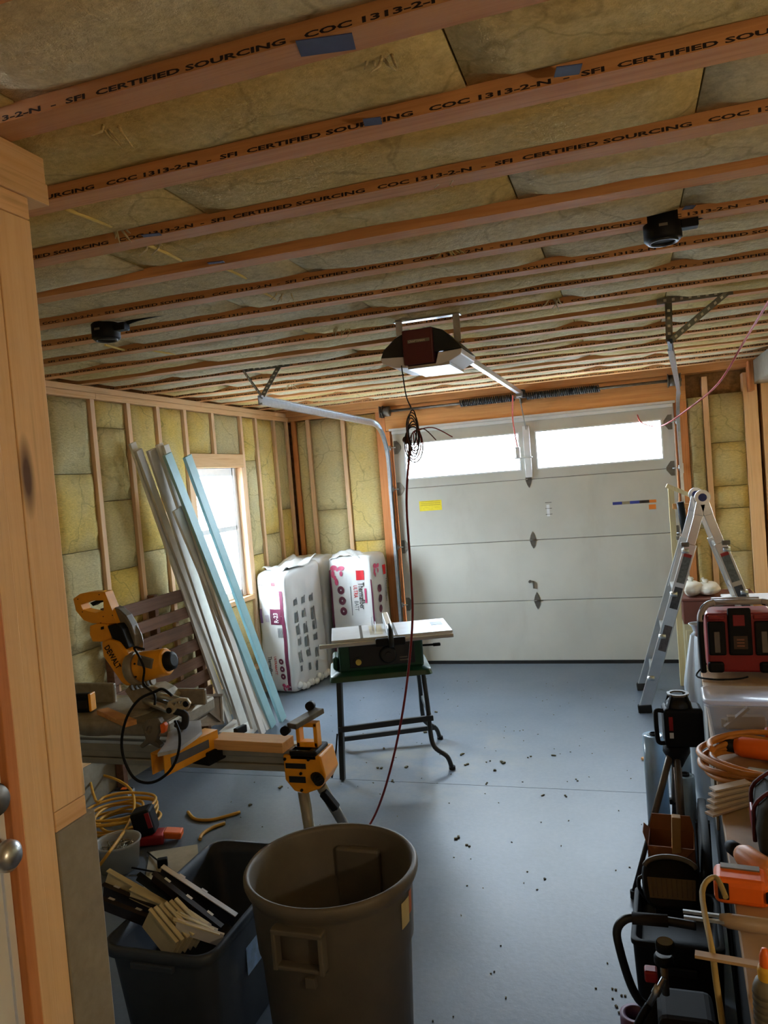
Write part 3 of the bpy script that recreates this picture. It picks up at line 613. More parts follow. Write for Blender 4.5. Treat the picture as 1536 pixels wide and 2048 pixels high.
MB().grid(lambda u, v: cansurf(0.075 + 0.1 * u, 0.455 + 0.065 * v), 6, 2).build('orange_sticker', pm('orange_sticker', rgb(196, 110, 60), 0.6), tcn, local=True)
# ------------------------------------------------------------------ tote with trim offcuts
def rrect(cx, cy, w, d, r, z, n=5):
    P = []
    for sx, sy, a0 in ((1, 1, 0), (-1, 1, 90), (-1, -1, 180), (1, -1, 270)):
        for i in range(n + 1):
            a = R_(a0 + 90 * i / n); P.append(Vector((cx + sx * (w / 2 - r) + r * math.cos(a), cy + sy * (d / 2 - r) + r * math.sin(a), z)))
    return P
def shell(mb, rings, cap0=True, cap1=True, smooth=True):
    K = len(rings[0]); vs = [p for r in rings for p in r]
    fs = [(i * K + k, i * K + (k + 1) % K, (i + 1) * K + (k + 1) % K, (i + 1) * K + k) for i in range(len(rings) - 1) for k in range(K)]
    if cap0: fs.append(tuple(range(K - 1, -1, -1)))
    if cap1: fs.append(tuple((len(rings) - 1) * K + k for k in range(K)))
    return mb.add(vs, fs, smooth)
TC = Vector((-1.375, 2.135, 0)); tt = thing('storage_tote', 'dark blue-grey open plastic tote full of trim offcuts', 'tote', TC)
tp = pm('tote_plastic', rgb(58, 66, 78), 0.5, var=0.12, scale=8)
rg = [rrect(0, 0, .29, .56, .05, .003), rrect(0, 0, .345, .635, .055, .35), rrect(0, 0, .352, .645, .055, .365), rrect(0, 0, .372, .67, .06, .37), rrect(0, 0, .376, .674, .06, .395), rrect(0, 0, .366, .664, .057, .402), rrect(0, 0, .346, .64, .05, .40), rrect(0, 0, .336, .62, .05, .36), rrect(0, 0, .285, .55, .045, .012)]
shell(MB(), rg, True, True).build('tote_body', tp, tt, local=True)
for s in (-1, 1): MB().box((0, s * 0.335, 0.36), (0.14, 0.02, 0.02)).build('lift_handle', tp, tt, 0.004, local=True)
MB().bb((0.166, -0.10, 0.20), (0.1675, 0.02, 0.31)).build('label_sticker', pm('blue_white_label', rgb(150, 180, 214), 0.5, var=0.3, scale=30), tt, local=True)
strip_d = pm('brown_vinyl_trim', rgb(36, 26, 24), 0.4, var=0.15); strip_w = pm('white_vinyl_trim', rgb(220, 218, 214), 0.4, var=0.05); foam = pm('cream_vinyl', rgb(216, 202, 160), 0.5, var=0.08)
def strip(p0, z0, p1, z1, w, label, mat_, tabs=(), edge=False, cat='trim offcut', grp='trim offcuts in the tote', tl=0):
    a, c = W(*p0, Z=z0), W(*p1, Z=z1); t = thing('trim_strip', label, cat, a, 0, grp)
    d = (c - a).normalized(); side = d.cross(Vector((0, 0, 1))).normalized(); up = side.cross(d)
    MB().bar(a, c, 0.004, w, up).build('channel_web', mat_, t)
    MB().bar(a + up * (w / 2) + side * 0.009, c + up * (w / 2) + side * 0.009, 0.018, 0.003, up).build('channel_flange', strip_w if edge else mat_, t)
    L = (c - a).length
    for f in tabs:
        q = a + d * (L * f) + up * (w / 2 + .002) - side * .006
        MB().prism([q - d * .011, q + d * .011, q + d * .006 - up * .016, q - d * .006 - up * .016], side * 0.009).build('white_tab', strip_w, t)
strip((322, 1742), .50, (470, 1840), .36, .05, 'dark vinyl strip with a full-length white edge reaching deepest into the tote', strip_d, (.25, .55), True)
strip((305, 1755), .50, (442, 1862), .36, .05, 'dark vinyl strip with white tabs lying beside the white-edged one', strip_d, (.18, .5, .8), False)
strip((276, 1752), .50, (400, 1842), .37, .032, 'slim black plastic strip, tip poking past the tote rim', MT['black'], (), False)
strip((208, 1778), .46, (345, 1836), .40, .045, 'brown strip with paired white tabs nearest the concrete corner', strip_d, (.18, .42, .72), False)
strip((205, 1806), .44, (350, 1862), .39, .045, 'lower brown strip with white tabs nearest the concrete corner', strip_d, (.12, .5, .8), False)
strip((215, 1752), .50, (330, 1818), .41, .055, 'broad cream vinyl offcut lying across the tote rim', foam)
strip((262, 1785), .47, (372, 1838), .40, .04, 'narrow cream vinyl offcut over the brown strips', foam)
for k in range(6):
    a = W(296 + 10 * k, 1830 - 4 * k, Z=.45 + .006 * (k % 2)); c = W(350 + 11 * k, 1897 - 5 * k, Z=.375 + .006 * (k % 2))
    t = thing('soffit_offcut', ('end piece of the fanned cream stack, closest to the concrete corner', 'second piece of the fanned cream stack from the concrete corner', 'third piece of the fanned cream stack from the concrete corner', 'fourth piece of the fanned cream stack from the concrete corner', 'fifth piece of the fanned cream stack from the concrete corner', 'last piece of the fanned cream stack, under the dark strips')[k], 'trim offcut', a, 0, 'fanned cream offcuts')
    d = (c - a).normalized(); sd = d.cross(Vector((0, 0, 1))).normalized(); up = sd.cross(d)
    MB().bar(a - up * .01, c - up * .01, 0.004, 0.085, up).build('board', foam, t)
    MB().bar(a + up * .033 + sd * .006, c + up * .033 + sd * .006, 0.012, 0.005, up).build('rib', foam, t)
for k in range(3):
    a = W(352 + 6 * k, 1850 - k * 14, Z=.44 - .006 * k); c = W(445 - 12 * k, 1880 - k * 10, Z=.385)
    t = thing('end_board_offcut', ('longest flat pale offcut beside the fanned cream stack', 'middle flat pale offcut between the fanned stack and dark strips', 'shortest flat pale offcut touching the dark strips')[k], 'trim offcut', a, 0, 'flat pale offcuts in the tote')
    MB().bar(a, c, 0.006, 0.05, (0, -.3, 1)).build('board', strip_w, t); MB().bar(a + Vector((0, -.01, .024)), c + Vector((0, -.01, .024)), .012, .004).build('rib', foam, t)
# ------------------------------------------------------------------ things on the slab beside the tote
def coil(c, r0, turns, cr, mat_, n=26, flat=1.0, jit=0.02, dz=0.008):
    P = []
    for i in range(int(turns * n)):
        a = 2 * math.pi * i / n; k = i / n; r = r0 + jit * math.sin(k * 2.1) + jit * 0.5 * math.sin(a * 2 + k)
        P.append(Vector((c[0] + r * math.cos(a) + jit * math.sin(k * 3.3), c[1] + flat * r * math.sin(a) + jit * math.cos(k * 2.7), c[2] + cr + dz * k + 0.004 * math.sin(a * 3 + k))))
    return P
yc = coil((-2.62, 3.28, 0), 0.16, 7.5, 0.007, None, jit=0.028, dz=0.014)
yc += [W(182, 1552, Z=.12), W(225, 1556, Z=.11), W(262, 1580, Z=.10), W(268, 1620, Z=.10), W(250, 1660, Z=.12), W(222, 1700, Z=.16), W(196, 1735, Z=.10)]
tag(MB().tube(spline(yc, 3), 0.0075, 8).build('extension_cord', MT['cord_y']), 'coiled yellow extension cord with one long loop beside the concrete corner', 'cord')
b0 = W(240, 1735, Z=0); tb = thing('screw_tub', 'clear round plastic tub heaped with screws', 'tub', (b0.x, b0.y, 0))
shell(MB(), [[Vector((r * math.cos(2 * math.pi * i / 28), r * math.sin(2 * math.pi * i / 28), z)) for i in range(28)] for r, z in ((.085, .002), (.10, .12), (.106, .122), (.106, .13), (.098, .13), (.095, .12), (.08, .008))]).build('tub_wall', clear('milky_plastic', (.8, .8, .78, 1), .4, .3), tb, local=True)
mb = MB()
for i in range(90):
    a = random.uniform(0, 6.28); r = .085 * math.sqrt(random.random()); z = .05 + random.random() * .06; d = Vector((random.gauss(0, 1), random.gauss(0, 1), random.gauss(0, .6))).normalized() * .02
    p = Vector((r * math.cos(a) * .8, r * math.sin(a) * .8, z)); mb.tube([p - d, p + d], [.004, .0015], 5)
sc = mb.build('screw_heap', pm('zinc_screws', rgb(150, 140, 120), .35, .8), tb, local=True); sc['kind'] = 'stuff'
c0 = W(300, 1690, Z=0)
ch = thing('battery_charger', 'black and red battery charger with an orange battery foot beside the screw tub', 'charger', (c0.x, c0.y, 0), R_(20))
MB().box((0, .02, .03), (.15, .10, .05)).build('charger_base', MT['red'], ch, .01, local=True)
MB().box((-.02, .02, .115), (.10, .10, .125), Matrix.Rotation(R_(-12), 3, 'Y')).build('battery_pack', MT['black'], ch, .014, local=True)
MB().box((0.012, -.031, .135), (.022, .004, .075), Matrix.Rotation(R_(-12), 3, 'Y')).build('red_stripe', MT['red'], ch, local=True)
MB().box((.11, .03, .035), (.09, .07, .035), Matrix.Rotation(R_(8), 3, 'Y')).build('orange_battery', MT['orange'], ch, .008, local=True)
MB().box((-.11, -.03, .022), (.07, .05, .04)).build('side_grip', MT['red'], ch, .01, local=True)
pg = spline([W(250, 1733, Z=.02), W(300, 1742, Z=.012), W(345, 1752, Z=.012), W(368, 1756, Z=.012), W(350, 1745, Z=.012), W(333, 1733, Z=.02), W(312, 1718, Z=.015), W(295, 1704, Z=.01)], 5)
t = thing('charger_cable', 'thin black cable with a square plug on the slab behind the tote', 'cable', W(330, 1728, Z=0))
MB().tube(pg, .004, 6).build('lead', MT['black'], t); q = W(325, 1725, Z=.025); MB().box(q, (.045, .03, .04), Matrix.Rotation(R_(30), 3, 'Z')).build('plug', MT['black'], t, .004)
q = W(245, 1590, Z=0); t = thing('coin_cell_packet', 'small clear packet with a black and orange insert beyond the yellow coil', 'packet', (q.x, q.y, 0), R_(12))
MB().box((0, 0, .012), (.11, .09, .02)).build('clear_cover', clear('clear_film', (.85, .85, .85, 1), .35), t, local=True); MB().box((0, .02, .0262), (.10, .035, .006)).build('printed_insert', MT['black'], t, local=True); MB().box((.005, .02, .03), (.035, .03, .003)).build('orange_patch', MT['orange'], t, local=True)
tag(MB().prism([W(285, 1790, Z=0.002), W(300, 1705, Z=0.002), W(395, 1690, Z=0.002), W(400, 1745, Z=.002), W(340, 1800, Z=.002)], (0, 0, .004)).build('cardboard_sheet', pm('pale_card', rgb(176, 166, 144), .8)), 'flat pale cardboard scrap lying on the slab behind the tote', 'cardboard')
for pts, lab in ((((376, 1624), (390, 1638), (420, 1640), (450, 1633), (480, 1624)), 'longer stripped yellow cable offcut on the slab, end frayed'), (((400, 1679), (405, 1668), (425, 1655), (450, 1646)), 'shorter curved yellow cable offcut on the slab')):
    tag(MB().tube(spline([W(*p, Z=.008) for p in pts], 4), .0085, 8).build('cable_offcut', MT['cord_y']), lab, 'cable offcut', 'yellow cable offcuts')
# ------------------------------------------------------------------ boards leaning on the left wall
teal = pm('teal_primer', rgb(160, 204, 212), .5, var=.06); tw = pm('primed_white', rgb(238, 236, 230), .55, var=.05); tg_ = pm('weathered_white', rgb(206, 202, 194), .6, var=.08)
BD = [((460, 1446), (264, 886), -2.955, .055, .020, tw, 'narrow white board leaning furthest along the wall from the window'),
      ((476, 1436), (276, 900), -2.945, .06, .022, tg_, 'narrow off-white board second along the wall from the pallet side'),
      ((492, 1452), (306, 897), -2.93, .13, .020, tg_, 'wide weathered grey-white board in the middle of the leaning row'),
      ((510, 1462), (318, 888), -2.905, .06, .022, tw, 'white board with a shadowed edge leaning beside the wide grey-white one'),
      ((526, 1468), (330, 890), -2.88, .055, .022, tw, 'slim white board between the shadow-edged one and the teal ones'),
      ((540, 1454), (356, 1016), -2.86, .12, .020, tw, 'shorter wide white board whose top stops below the window head'),
      ((546, 1452), (334, 908), -2.90, .075, .022, teal, 'pale teal board leaning against the near side of the window buck'),
      ((566, 1440), (374, 912), -2.86, .075, .024, teal, 'pale teal board crossing in front of the window glass')]
for i, (pb, pt, xt, w, th, mt, lab) in enumerate(BD):
    a = W(*pb, Z=0.004); c = W(*pt, X=-2.955 + i * 0.032); a.x = max(a.x, -2.87 + i * 0.036)
    a = W(*pb, X=a.x); a.z = max(a.z, 0.004)
    t = MB().bar(a, c, w, th, (1, -.08, 0.04)).build('leaning_board', mt, None, .002)
    tag(t, lab, 'board', 'boards leaning on the window wall')
tag(MB().prism([W(438, 1472, Z=.003), W(494, 1424, Z=.003), W(515, 1452, Z=.003), W(500, 1482, Z=.003)], (0, 0, .03)).build('panel_offcut', tw), 'white flat panel offcut on the slab at the feet of the leaning boards', 'panel')
cr = thing('crate_panel', 'brown crate side with a diagonal brace standing behind the mitre saw', 'crate', W(410, 1446, Z=0))
A, B, C_, D_ = W(378, 1392, X=-2.70), W(441, 1390, X=-2.70), W(444, 1446, X=-2.70), W(382, 1452, X=-2.70)
crm = pm('crate_board', rgb(128, 108, 84), .7, var=.2)
MB().prism([A, B, C_, D_], (-.012, 0, 0)).build('back_board', crm, cr)
for p, q in ((A, B), (B, C_), (C_, D_), (D_, A), (A, C_)): MB().bar(p + Vector((.008, 0, 0)), q + Vector((.008, 0, 0)), .016, .014, (1, 0, 0)).build('brace', crm if p is not B else tw, cr)
pw = wood('pallet_wood', rgb(92, 62, 46), rgb(122, 88, 68), 'Y', .2)
pl = thing('pallet', 'weathered brown slatted pallet standing on edge against the wall', 'pallet', (-2.95, 4.3, 0))
for k in range(8): MB().bb((-2.931, 3.72, .13 + .122 * k), (-2.916, 4.78, .13 + .122 * k + .075 + .006 * (k % 3))).build('slat', pw, pl, .002)
for y in (3.74, 4.2, 4.70): MB().bb((-2.984, y, .004), (-2.932, y + .038, 1.075)).build('stringer', pw, pl, .002)
# ------------------------------------------------------------------ insulation packs
film = pm('white_poly_film', rgb(226, 226, 224), .35, var=.03, scale=6, bump=.25, bscale=22); pk = pm('pink_print', rgb(196, 72, 108), .5, var=.2, scale=40); pu = pm('plum_print', rgb(104, 40, 66), .5, var=.1); rd = pm('red_print', rgb(200, 28, 40), .5); gp = pm('grey_print', rgb(112, 116, 116), .6)
class Bag:
    def __init__(s, name, label, loc, rz, dims, seed, slope=0.0, lean=0.0, grp='insulation packs in the corner'):
        s.d = Vector(dims); s.seed = seed; s.slope = slope; s.lean = lean; s.t = thing(name, label, 'insulation pack', loc, rz, grp)
    def pos(s, p, off=0.0):
        k = 13.0; x, y, z = p; nrm = (abs(x) ** k + abs(y) ** k + abs(z) ** k) ** (1 / k); q = Vector(p) / nrm
        w = Vector((q.x * s.d.x / 2, q.y * s.d.y / 2, (q.z + 1) * s.d.z / 2))
        n = Vector((q.x ** 7, q.y ** 7, q.z ** 7)); n = n.normalized() if n.length > 1e-6 else Vector((0, 0, 1))
        b = noise.noise(Vector((w.x * 7 + s.seed, w.y * 7, w.z * 5))) * .014 + noise.noise(Vector((w.x * 25, w.y * 25 + s.seed, w.z * 14))) * .005
        low = min(1, w.z / .06); w = w + n * (b * low + off)
        w.z += s.slope * w.y * (w.z / s.d.z); w.x -= s.lean * w.z; return w
    def body(s, mat_):
        mb = MB(); N = 20
        for ax in range(3):
            for sg in (-1, 1):
                def fn(u, v):
                    p = [0, 0, 0]; p[ax] = sg; p[(ax + 1) % 3] = 2 * u - 1; p[(ax + 2) % 3] = 2 * v - 1; return s.pos(p)
                mb.grid(fn, N, N)
        o = mb.build('film_wrap', mat_, s.t, local=True); bm = bmesh.new(); bm.from_mesh(o.data); bmesh.ops.remove_doubles(bm, verts=bm.verts, dist=.0008); bmesh.ops.recalc_face_normals(bm, faces=bm.faces); bm.to_mesh(o.data); bm.free()
        for v in o.data.vertices:
            if v.co.z < 0.002: v.co.z = 0.002
    def F(s, u, v, off=.004): return s.pos((u, -1, v), off)
    def Rr(s, u, v, off=.004): return s.pos((1, u, v), off)
    def patch(s, fc, u0, u1, v0, v1, name, mat_):
        f = getattr(s, fc); MB().grid(lambda a, b: f(u0 + (u1 - u0) * a, v0 + (v1 - v0) * b), 6, 10).build(name, mat_, s.t, local=True)
    def disc(s, fc, u, v, ru, rv, name, mat_, off=.005):
        f = getattr(s, fc); mb = MB(); n = 20
        mb.add([f(u, v, off)] + [f(u + ru * math.cos(2 * math.pi * i / n), v + rv * math.sin(2 * math.pi * i / n), off) for i in range(n)], [(0, 1 + i, 1 + (i + 1) % n) for i in range(n)]); mb.build(name, mat_, s.t, local=True)
    def word(s, fc, txt, size, u, v, mat_, down=True, wide=1.0):
        """lettering running down the pack (or up)"""
        f = getattr(s, fc); hw = (s.d.x if fc == 'F' else s.d.y) / 2; hh = s.d.z / 2; sg = 1 if down else -1
        text_mb(txt, size, lambda x, y: f(u + sg * y * wide / hw, v - sg * x * .62 / hh, .0055), bold=size * .01).build('lettering', mat_, s.t, local=True)
    def ribbon(s, fc, u, v, k, mat_):
        for du, dv, ru, rv in ((-.13, .03, .13, .035), (.14, .02, .12, .03), (0, 0, .05, .02), (-.16, -.05, .06, .05), (.13, -.05, .05, .035), (-.1, -.1, .05, .03)): s.disc(fc, u + du * k, v + dv * k, ru * k, rv * k, 'ribbon_print', mat_, .0048)
bA = Bag('insulation_pack', 'white film-wrapped insulation pack marked R-23 beside the teal boards', (-2.79, 5.965, 0), R_(-11), (.30, .55, 1.03), 3.3, .12, .02)
bA.body(film)
bA.patch('F', .60, .80, -.97, .72, 'plum_band', pu); bA.patch('F', -.12, .62, .16, .42, 'r_value_panel', pu)
bA.patch('F', -.86, -.68, .18, .42, 'plum_band', pm('violet_print', rgb(130, 96, 150), .5))
bA.patch('F', .12, .36, .80, .865, 'red_square', rd); bA.word('F', 'Thermafiber', .03, -.55, .83, MT['ink'], True, 1) if False else None
f = bA.F; hw = bA.d.x / 2
text_mb('Thermafiber', .028, lambda x, y: f(.06 - x * .9 / hw, .845 - y / (bA.d.z / 2), .0055), bold=.0003).build('lettering', MT['ink'], bA.t, local=True)
text_mb('R-23', .085, lambda x, y: f(.42 - y * .75 / hw, .185 + x * .56 / (bA.d.z / 2), .006), bold=.0015).build('lettering', MT['white'], bA.t, local=True)
for k in range(5): bA.patch('F', -.08 + .07 * k, -.05 + .07 * k, .19, .39 - .03 * (k % 2), 'fine_print', gp) if k < 2 else None
bA.patch('F', -.5, -.22, .20, .32, 'print_frame', pm('pale_lilac_print', rgb(196, 190, 200), .5))
for k in range(4): bA.patch('F', .28 + .08 * k, .32 + .08 * k, -.06, .10, 'fine_print', gp)
for k in range(3): bA.disc('F', .30 + .02 * k, -.46 - .125 * k, .17, .05, 'round_icon', pu); bA.disc('F', .30 + .02 * k, -.46 - .125 * k, .04, .012, 'icon_symbol', film, .006)
text_mb('Thermafiber', .055, lambda x, y: f(-.55 + y * .8 / hw, -.38 - x * .62 / (bA.d.z / 2), .0055), bold=.0008).build('lettering', MT['ink'], bA.t, local=True)
text_mb('ULTRABATT', .04, lambda x, y: f(-.18 + y * .8 / hw, -.38 - x * .72 / (bA.d.z / 2), .0055), bold=.0006).build('lettering', rd, bA.t, local=True)
bA.ribbon('F', .45, -.90, 1.0, pk)
for i in range(3):
    for j in range(6):
        u0 = -.62 + .42 * i + random.uniform(-.03, .03); v0 = .52 - .22 * j - .02 * i; h_ = random.uniform(.08, .18)
        bA.patch('Rr', u0, u0 + .11, v0 - h_ * 1.15, v0, 'fine_print', gp)
        if j < 5: bA.patch('Rr', u0 + .14, u0 + .18, v0 - h_ * 1.2, v0 + .02, 'fine_print', gp)
fm = MB().grid(lambda u, v: Vector((-.14 + .28 * u, -.2 + .42 * v, 1.02 + .06 * v + .022 * math.sin(u * 7 + 1) * math.cos(v * 6) + .008 * math.sin(u * 23 + v * 11))), 16, 16); fm.build('loose_film', film, bA.t, local=True, solid=.002)
mb = MB()
for i in range(10): mb.ball((.15 + random.uniform(-.01, .012), -.2 + .048 * i, .03 + random.uniform(0, .03)), (.02, .035, .03), 8, 6)
mb.build('gathered_film', film, bA.t, local=True)
bC = Bag('insulation_pack', 'white insulation pack with pink ribbon print and a red square against the door jamb', (-2.335, 6.42, 0), R_(-3), (.42, .38, 1.06), 8.1)
bC.body(film)
bC.patch('F', -.99, -.86, -.97, .80, 'plum_band', pu); bC.patch('F', .90, .985, -.97, .62, 'plum_band', pu)
bC.patch('F', .28, .62, .60, .76, 'red_square', rd)
bC.word('F', 'Thermafiber', .075, .36, .56, MT['ink'], True, .95); bC.word('F', 'ULTRA', .058, .13, .52, rd, True, .9); bC.word('F', 'BATT', .058, .13, .26, gp, True, .9); bC.patch('F', .60, .68, .22, .46, 'pink_tick', pk)
bC.patch('F', -.03, .0, .02, .50, 'fine_print', gp)
for k in range(3): bC.disc('F', -.46 + .03 * k, .44 - .175 * k, .16, .07, 'round_icon', pu); bC.disc('F', -.46 + .03 * k, .44 - .175 * k, .035, .016, 'icon_symbol', film, .006)
bC.ribbon('F', -.55, .78, 1.3, pk); bC.ribbon('Rr', -.45, .78, 1.2, pk); bC.disc('F', -.62, .58, .08, .06, 'ribbon_print', pk)
bC.patch('Rr', .25, .62, .62, .78, 'red_square', rd); bC.word('Rr', 'Thermafiber', .07, .45, .56, MT['ink'], True, .7)
for k in range(3): bC.disc('Rr', -.3, .42 - .17 * k, .2, .065, 'round_icon', pu)
MB().grid(lambda u, v: Vector((-.19 + .30 * u, -.19 + .1 * v, 1.03 + .04 * v + .04 * math.sin(u * 3.1) + .006 * math.sin(u * 21 + v * 9))), 14, 6).build('folded_top', film, bC.t, local=True, solid=.003)
MB().grid(lambda u, v: Vector((-.21 + .42 * u, -.196 + .01 * math.sin(u * 9), .93 + .012 * math.sin(u * 8) + .02 * v + .12 * max(0, u - .6))), 10, 1).build('plum_fold', pu, bC.t, local=True, solid=.002) if False else None
bB = Bag('insulation_pack', 'plain white insulation pack wedged between the printed packs and the corner studs', (-2.78, 6.44, 0), 0, (.34, .34, 1.06), 5.5); bB.body(film)
# ------------------------------------------------------------------ table saw
ts = thing('table_saw', 'green bench table saw with a pale metal top on a dark folding stand', 'table saw', (-1.464, 4.35, 0), R_(21))
dk = pm('saw_dark_panel', rgb(26, 28, 30), .5); tubm = pm('stand_paint', rgb(52, 56, 58), .45, .2, var=.15); tabm = pm('cast_top', rgb(206, 212, 220), .35, .35, var=.06, scale=10)
L_ = dict(local=True)
for y in (-.253, .262):
    MB().bar((-.30, y, .004), (-.275, y * .72, .555), .03, .03).build('leg', tubm, ts, .004, **L_)
    MB().tube(spline([(.215, y * .72, .555), (.225, y * .80, .36), (.228, y * .86, .20), (.245, y * .93, .13), (.31, y, .075), (.332, y * 1.02, .004)], 6), .014, 10).build('leg', tubm, ts, **L_)
    MB().cyl((.333, y * 1.02, .002), (.333, y * 1.02, .02), .019, 12).build('rubber_foot', MT['dark'], ts, **L_)
MB().bar((-.30, -.232, .285), (.25, -.222, .30), .022, .032).build('cross_brace', tubm, ts, .003, **L_)
MB().bar((-.285, .245, .07), (.31, .255, .085), .022, .03).build('cross_brace', tubm, ts, .003, **L_)
for s, zz in ((-1, .285), (1, .30)): MB().bar((.235 if s > 0 else -.288, -.232, zz), (.235 if s > 0 else -.285, .23, zz), .02, .026).build('side_brace', tubm, ts, .003, **L_)
rb = [rrect(-.03, -.02, .60, .42, .03, .555), rrect(-.03, -.02, .585, .40, .04, .585), rrect(-.03, -.02, .50, .34, .03, .605)]
shell(MB(), rb, True, True, False).build('base_flange', MT['green'], ts, .004, **L_)
MB().bb((-.265, -.19, .60), (.225, .16, .775)).build('cabinet', MT['green'], ts, .012, **L_)
MB().bb((-.205, -.197, .625), (.175, -.188, .765)).build('control_panel', dk, ts, .004, **L_)
MB().bb((-.305, -.12, .60), (-.268, .05, .68)).build('motor_bulge', MT['green'], ts, .015, **L_)
MB().cyl((.02, -.19, .69), (.02, -.225, .69), .048, 24).cyl((.02, -.22, .69), (.02, -.235, .69), .018, 16).build('hand_wheel', dk, ts, **L_)
MB().lathe([(.040, 0), (.048, .004), (.048, .012), (.040, .016)], 24, Matrix.Translation((.02, -.215, .69)) @ Matrix.Rotation(R_(90), 4, 'X')).build('wheel_rim', MT['blackm'], ts, **L_)
MB().cyl((-.155, -.19, .66), (-.155, -.21, .66), .027, 20).build('switch_surround', dk, ts, **L_)
MB().cyl((-.155, -.205, .66), (-.155, -.218, .66), .017, 18).build('yellow_switch', pm('pale_yellow', rgb(214, 190, 90), .5), ts, **L_)
for k in range(2): MB().bb((.085, -.1985, .645 + .016 * k), (.15 - .02 * k, -.197, .652 + .016 * k)).build('worn_print', MT['grey'], ts, **L_)
MB().bb((-.30, -.235, .785), (.40, .16, .802)).build('table_top', tabm, ts, .003, **L_)
for x in (-.125, .075): MB().bb((x - .008, -.236, .8022), (x + .008, .161, .8032)).build('mitre_slot', MT['blackm'], ts, **L_)
MB().bb((.30, -.04, .8022), (.37, .06, .8034)).build('dark_cutout', MT['blackm'], ts, **L_)
MB().bb((-.075, -.16, .8022), (.0, .12, .8032)).build('throat_plate', MT['alu'], ts, **L_)
MB().bb((-.37, -.262, .765), (.40, -.237, .787)).build('front_rail', MT['alu'], ts, .003, **L_)
MB().bb((-.30, .162, .765), (.40, .185, .787)).build('rear_rail', MT['alu'], ts, .003, **L_)
MB().bb((.02, -.22, .803), (.055, .20, .865)).build('fence_bar', MT['alu'], ts, .006, **L_)
MB().bb((-.05, -.29, .755), (.12, -.262, .80)).build('fence_head', MT['black'], ts, .006, **L_)
MB().tube(spline([(.038, -.23, .86), (.038, -.275, .845), (.038, -.30, .80), (.038, -.30, .75)], 5), .016, 10).build('fence_lever', MT['blackm'], ts, **L_)
MB().prism([(-.055, .06, .803), (-.055, -.06, .803), (-.055, -.03, .85), (-.055, .05, .87)], (.004, 0, 0)).build('blade_guard', clear('smoky_guard', (.8, .8, .85, 1), .4), ts, **L_)
MB().lathe([(0, -.001), (.075, -.001), (.075, .001), (0, .001)], 40, Matrix.Translation((-.035, 0, .775)) @ Matrix.Rotation(R_(90), 4, 'Y')).build('saw_blade', MT['galv'], ts, **L_)
MB().bar((.228, -.10, .70), (.30, -.11, .70), .012, .012).box((.315, -.112, .70), (.045, .02, .018)).build('side_crank', MT['black'], ts, .004, **L_)
MB().tube(spline([(.228, -.06, .745), (.27, -.06, .75), (.285, -.06, .785)], 4), .012, 8).build('side_hook', MT['black'], ts, **L_)
MB().bar((-.29, -.24, .28), (-.30, -.26, .20), .004, .004).tube(spline([(-.31, -.25, .27), (-.33, -.26, .15), (-.36, -.28, .03)], 4), .005, 6).build('power_lead', MT['black'], ts, **L_)
# ------------------------------------------------------------------ mitre saw stand
SZ = 0.735
BYc = 2.56                                  # middle line of the beam
xe = W(630, 1490, Y=BYc).x
ss = thing('saw_stand', 'aluminium beam saw stand with yellow leg brackets and folding legs', 'saw stand', (-1.8, BYc, 0))
al = pm('beam_extrusion', rgb(176, 172, 160), .4, .7, var=.1, scale=12)
MB().bb((-2.75, BYc - .045, SZ - .085), (xe, BYc + .045, SZ - .06)).bb((-2.75, BYc - .035, SZ - .06), (xe, BYc + .035, SZ - .03)).bb((-2.75, BYc - .05, SZ - .03), (xe, BYc - .012, SZ)).bb((-2.75, BYc + .012, SZ - .03), (xe, BYc + .05, SZ)).build('beam', al, ss, .003)
def leg_bracket(x0, x1, front):
    pts = [W(565, 1510, Y=BYc - .06), W(640, 1512, Y=BYc - .06), W(652, 1555, Y=BYc - .06), W(640, 1578, Y=BYc - .06), W(612, 1588, Y=BYc - .06), W(588, 1582, Y=BYc - .06), W(570, 1560, Y=BYc - .06)]
    dx = x0; pts = [p + Vector((dx, 0, 0)) for p in pts]
    o = MB().prism(pts, (0, .13, 0)).build('leg_bracket', MT['yel'], ss, .006)
    for a, c in (((571, 1526), (612, 1538)), ((578, 1552), (612, 1566))):
        p, q = W(*a, Y=BYc - .061), W(*c, Y=BYc - .061); MB().bb((p.x + dx, BYc - .0625, q.z), (q.x + dx, BYc - .0605, p.z)).build('name_plate', MT['blackm'], o)
    for a in ((570, 1518), (617, 1519), (602, 1547), (604, 1580)):
        p = W(*a, Y=BYc - .061); MB().cyl((p.x + dx, BYc - .0605, p.z), (p.x + dx, BYc - .066, p.z), .0055, 10).build('bolt', MT['black'], o)
    return pts
leg_bracket(0, 0, True)
lgm = pm('leg_tube', rgb(150, 148, 140), .4, .6, var=.1)
lt = W(606, 1580, Y=BYc - .03); MB().tube([lt, Vector((lt.x + .02, BYc + .03, .004))], .021, 14).build('leg', lgm, ss)
lt2 = W(640, 1568, Y=BYc + .03); MB().tube([lt2, W(728, 1716, Z=0.004)], .021, 14).build('leg', lgm, ss)
MB().bar(lt2 + Vector((.01, 0, -.03)), lt2 + Vector((.05, .02, -.10)), .03, .03, (1, 0, 0)).build('leg_lever', MT['black'], ss, .005)
for s in (-1, 1): MB().tube([(-2.6, BYc + s * .03, SZ - .10), (-2.72, BYc + s * .36, .004)], .021, 12).build('leg', lgm, ss)
MB().bb((-2.68, BYc - .06, SZ - .2), (-2.5, BYc + .06, SZ - .086)).build('leg_bracket', MT['yel'], ss, .01)
q = W(652, 1542, Y=BYc); MB().cyl((q.x - .02, q.y - .05, q.z), (q.x + .01, q.y - .09, q.z), .02, 12).bar((q.x, q.y - .09, q.z), (q.x + .03, q.y - .11, q.z + .02), .012, .012).build('release_catch', MT['black'], ss)
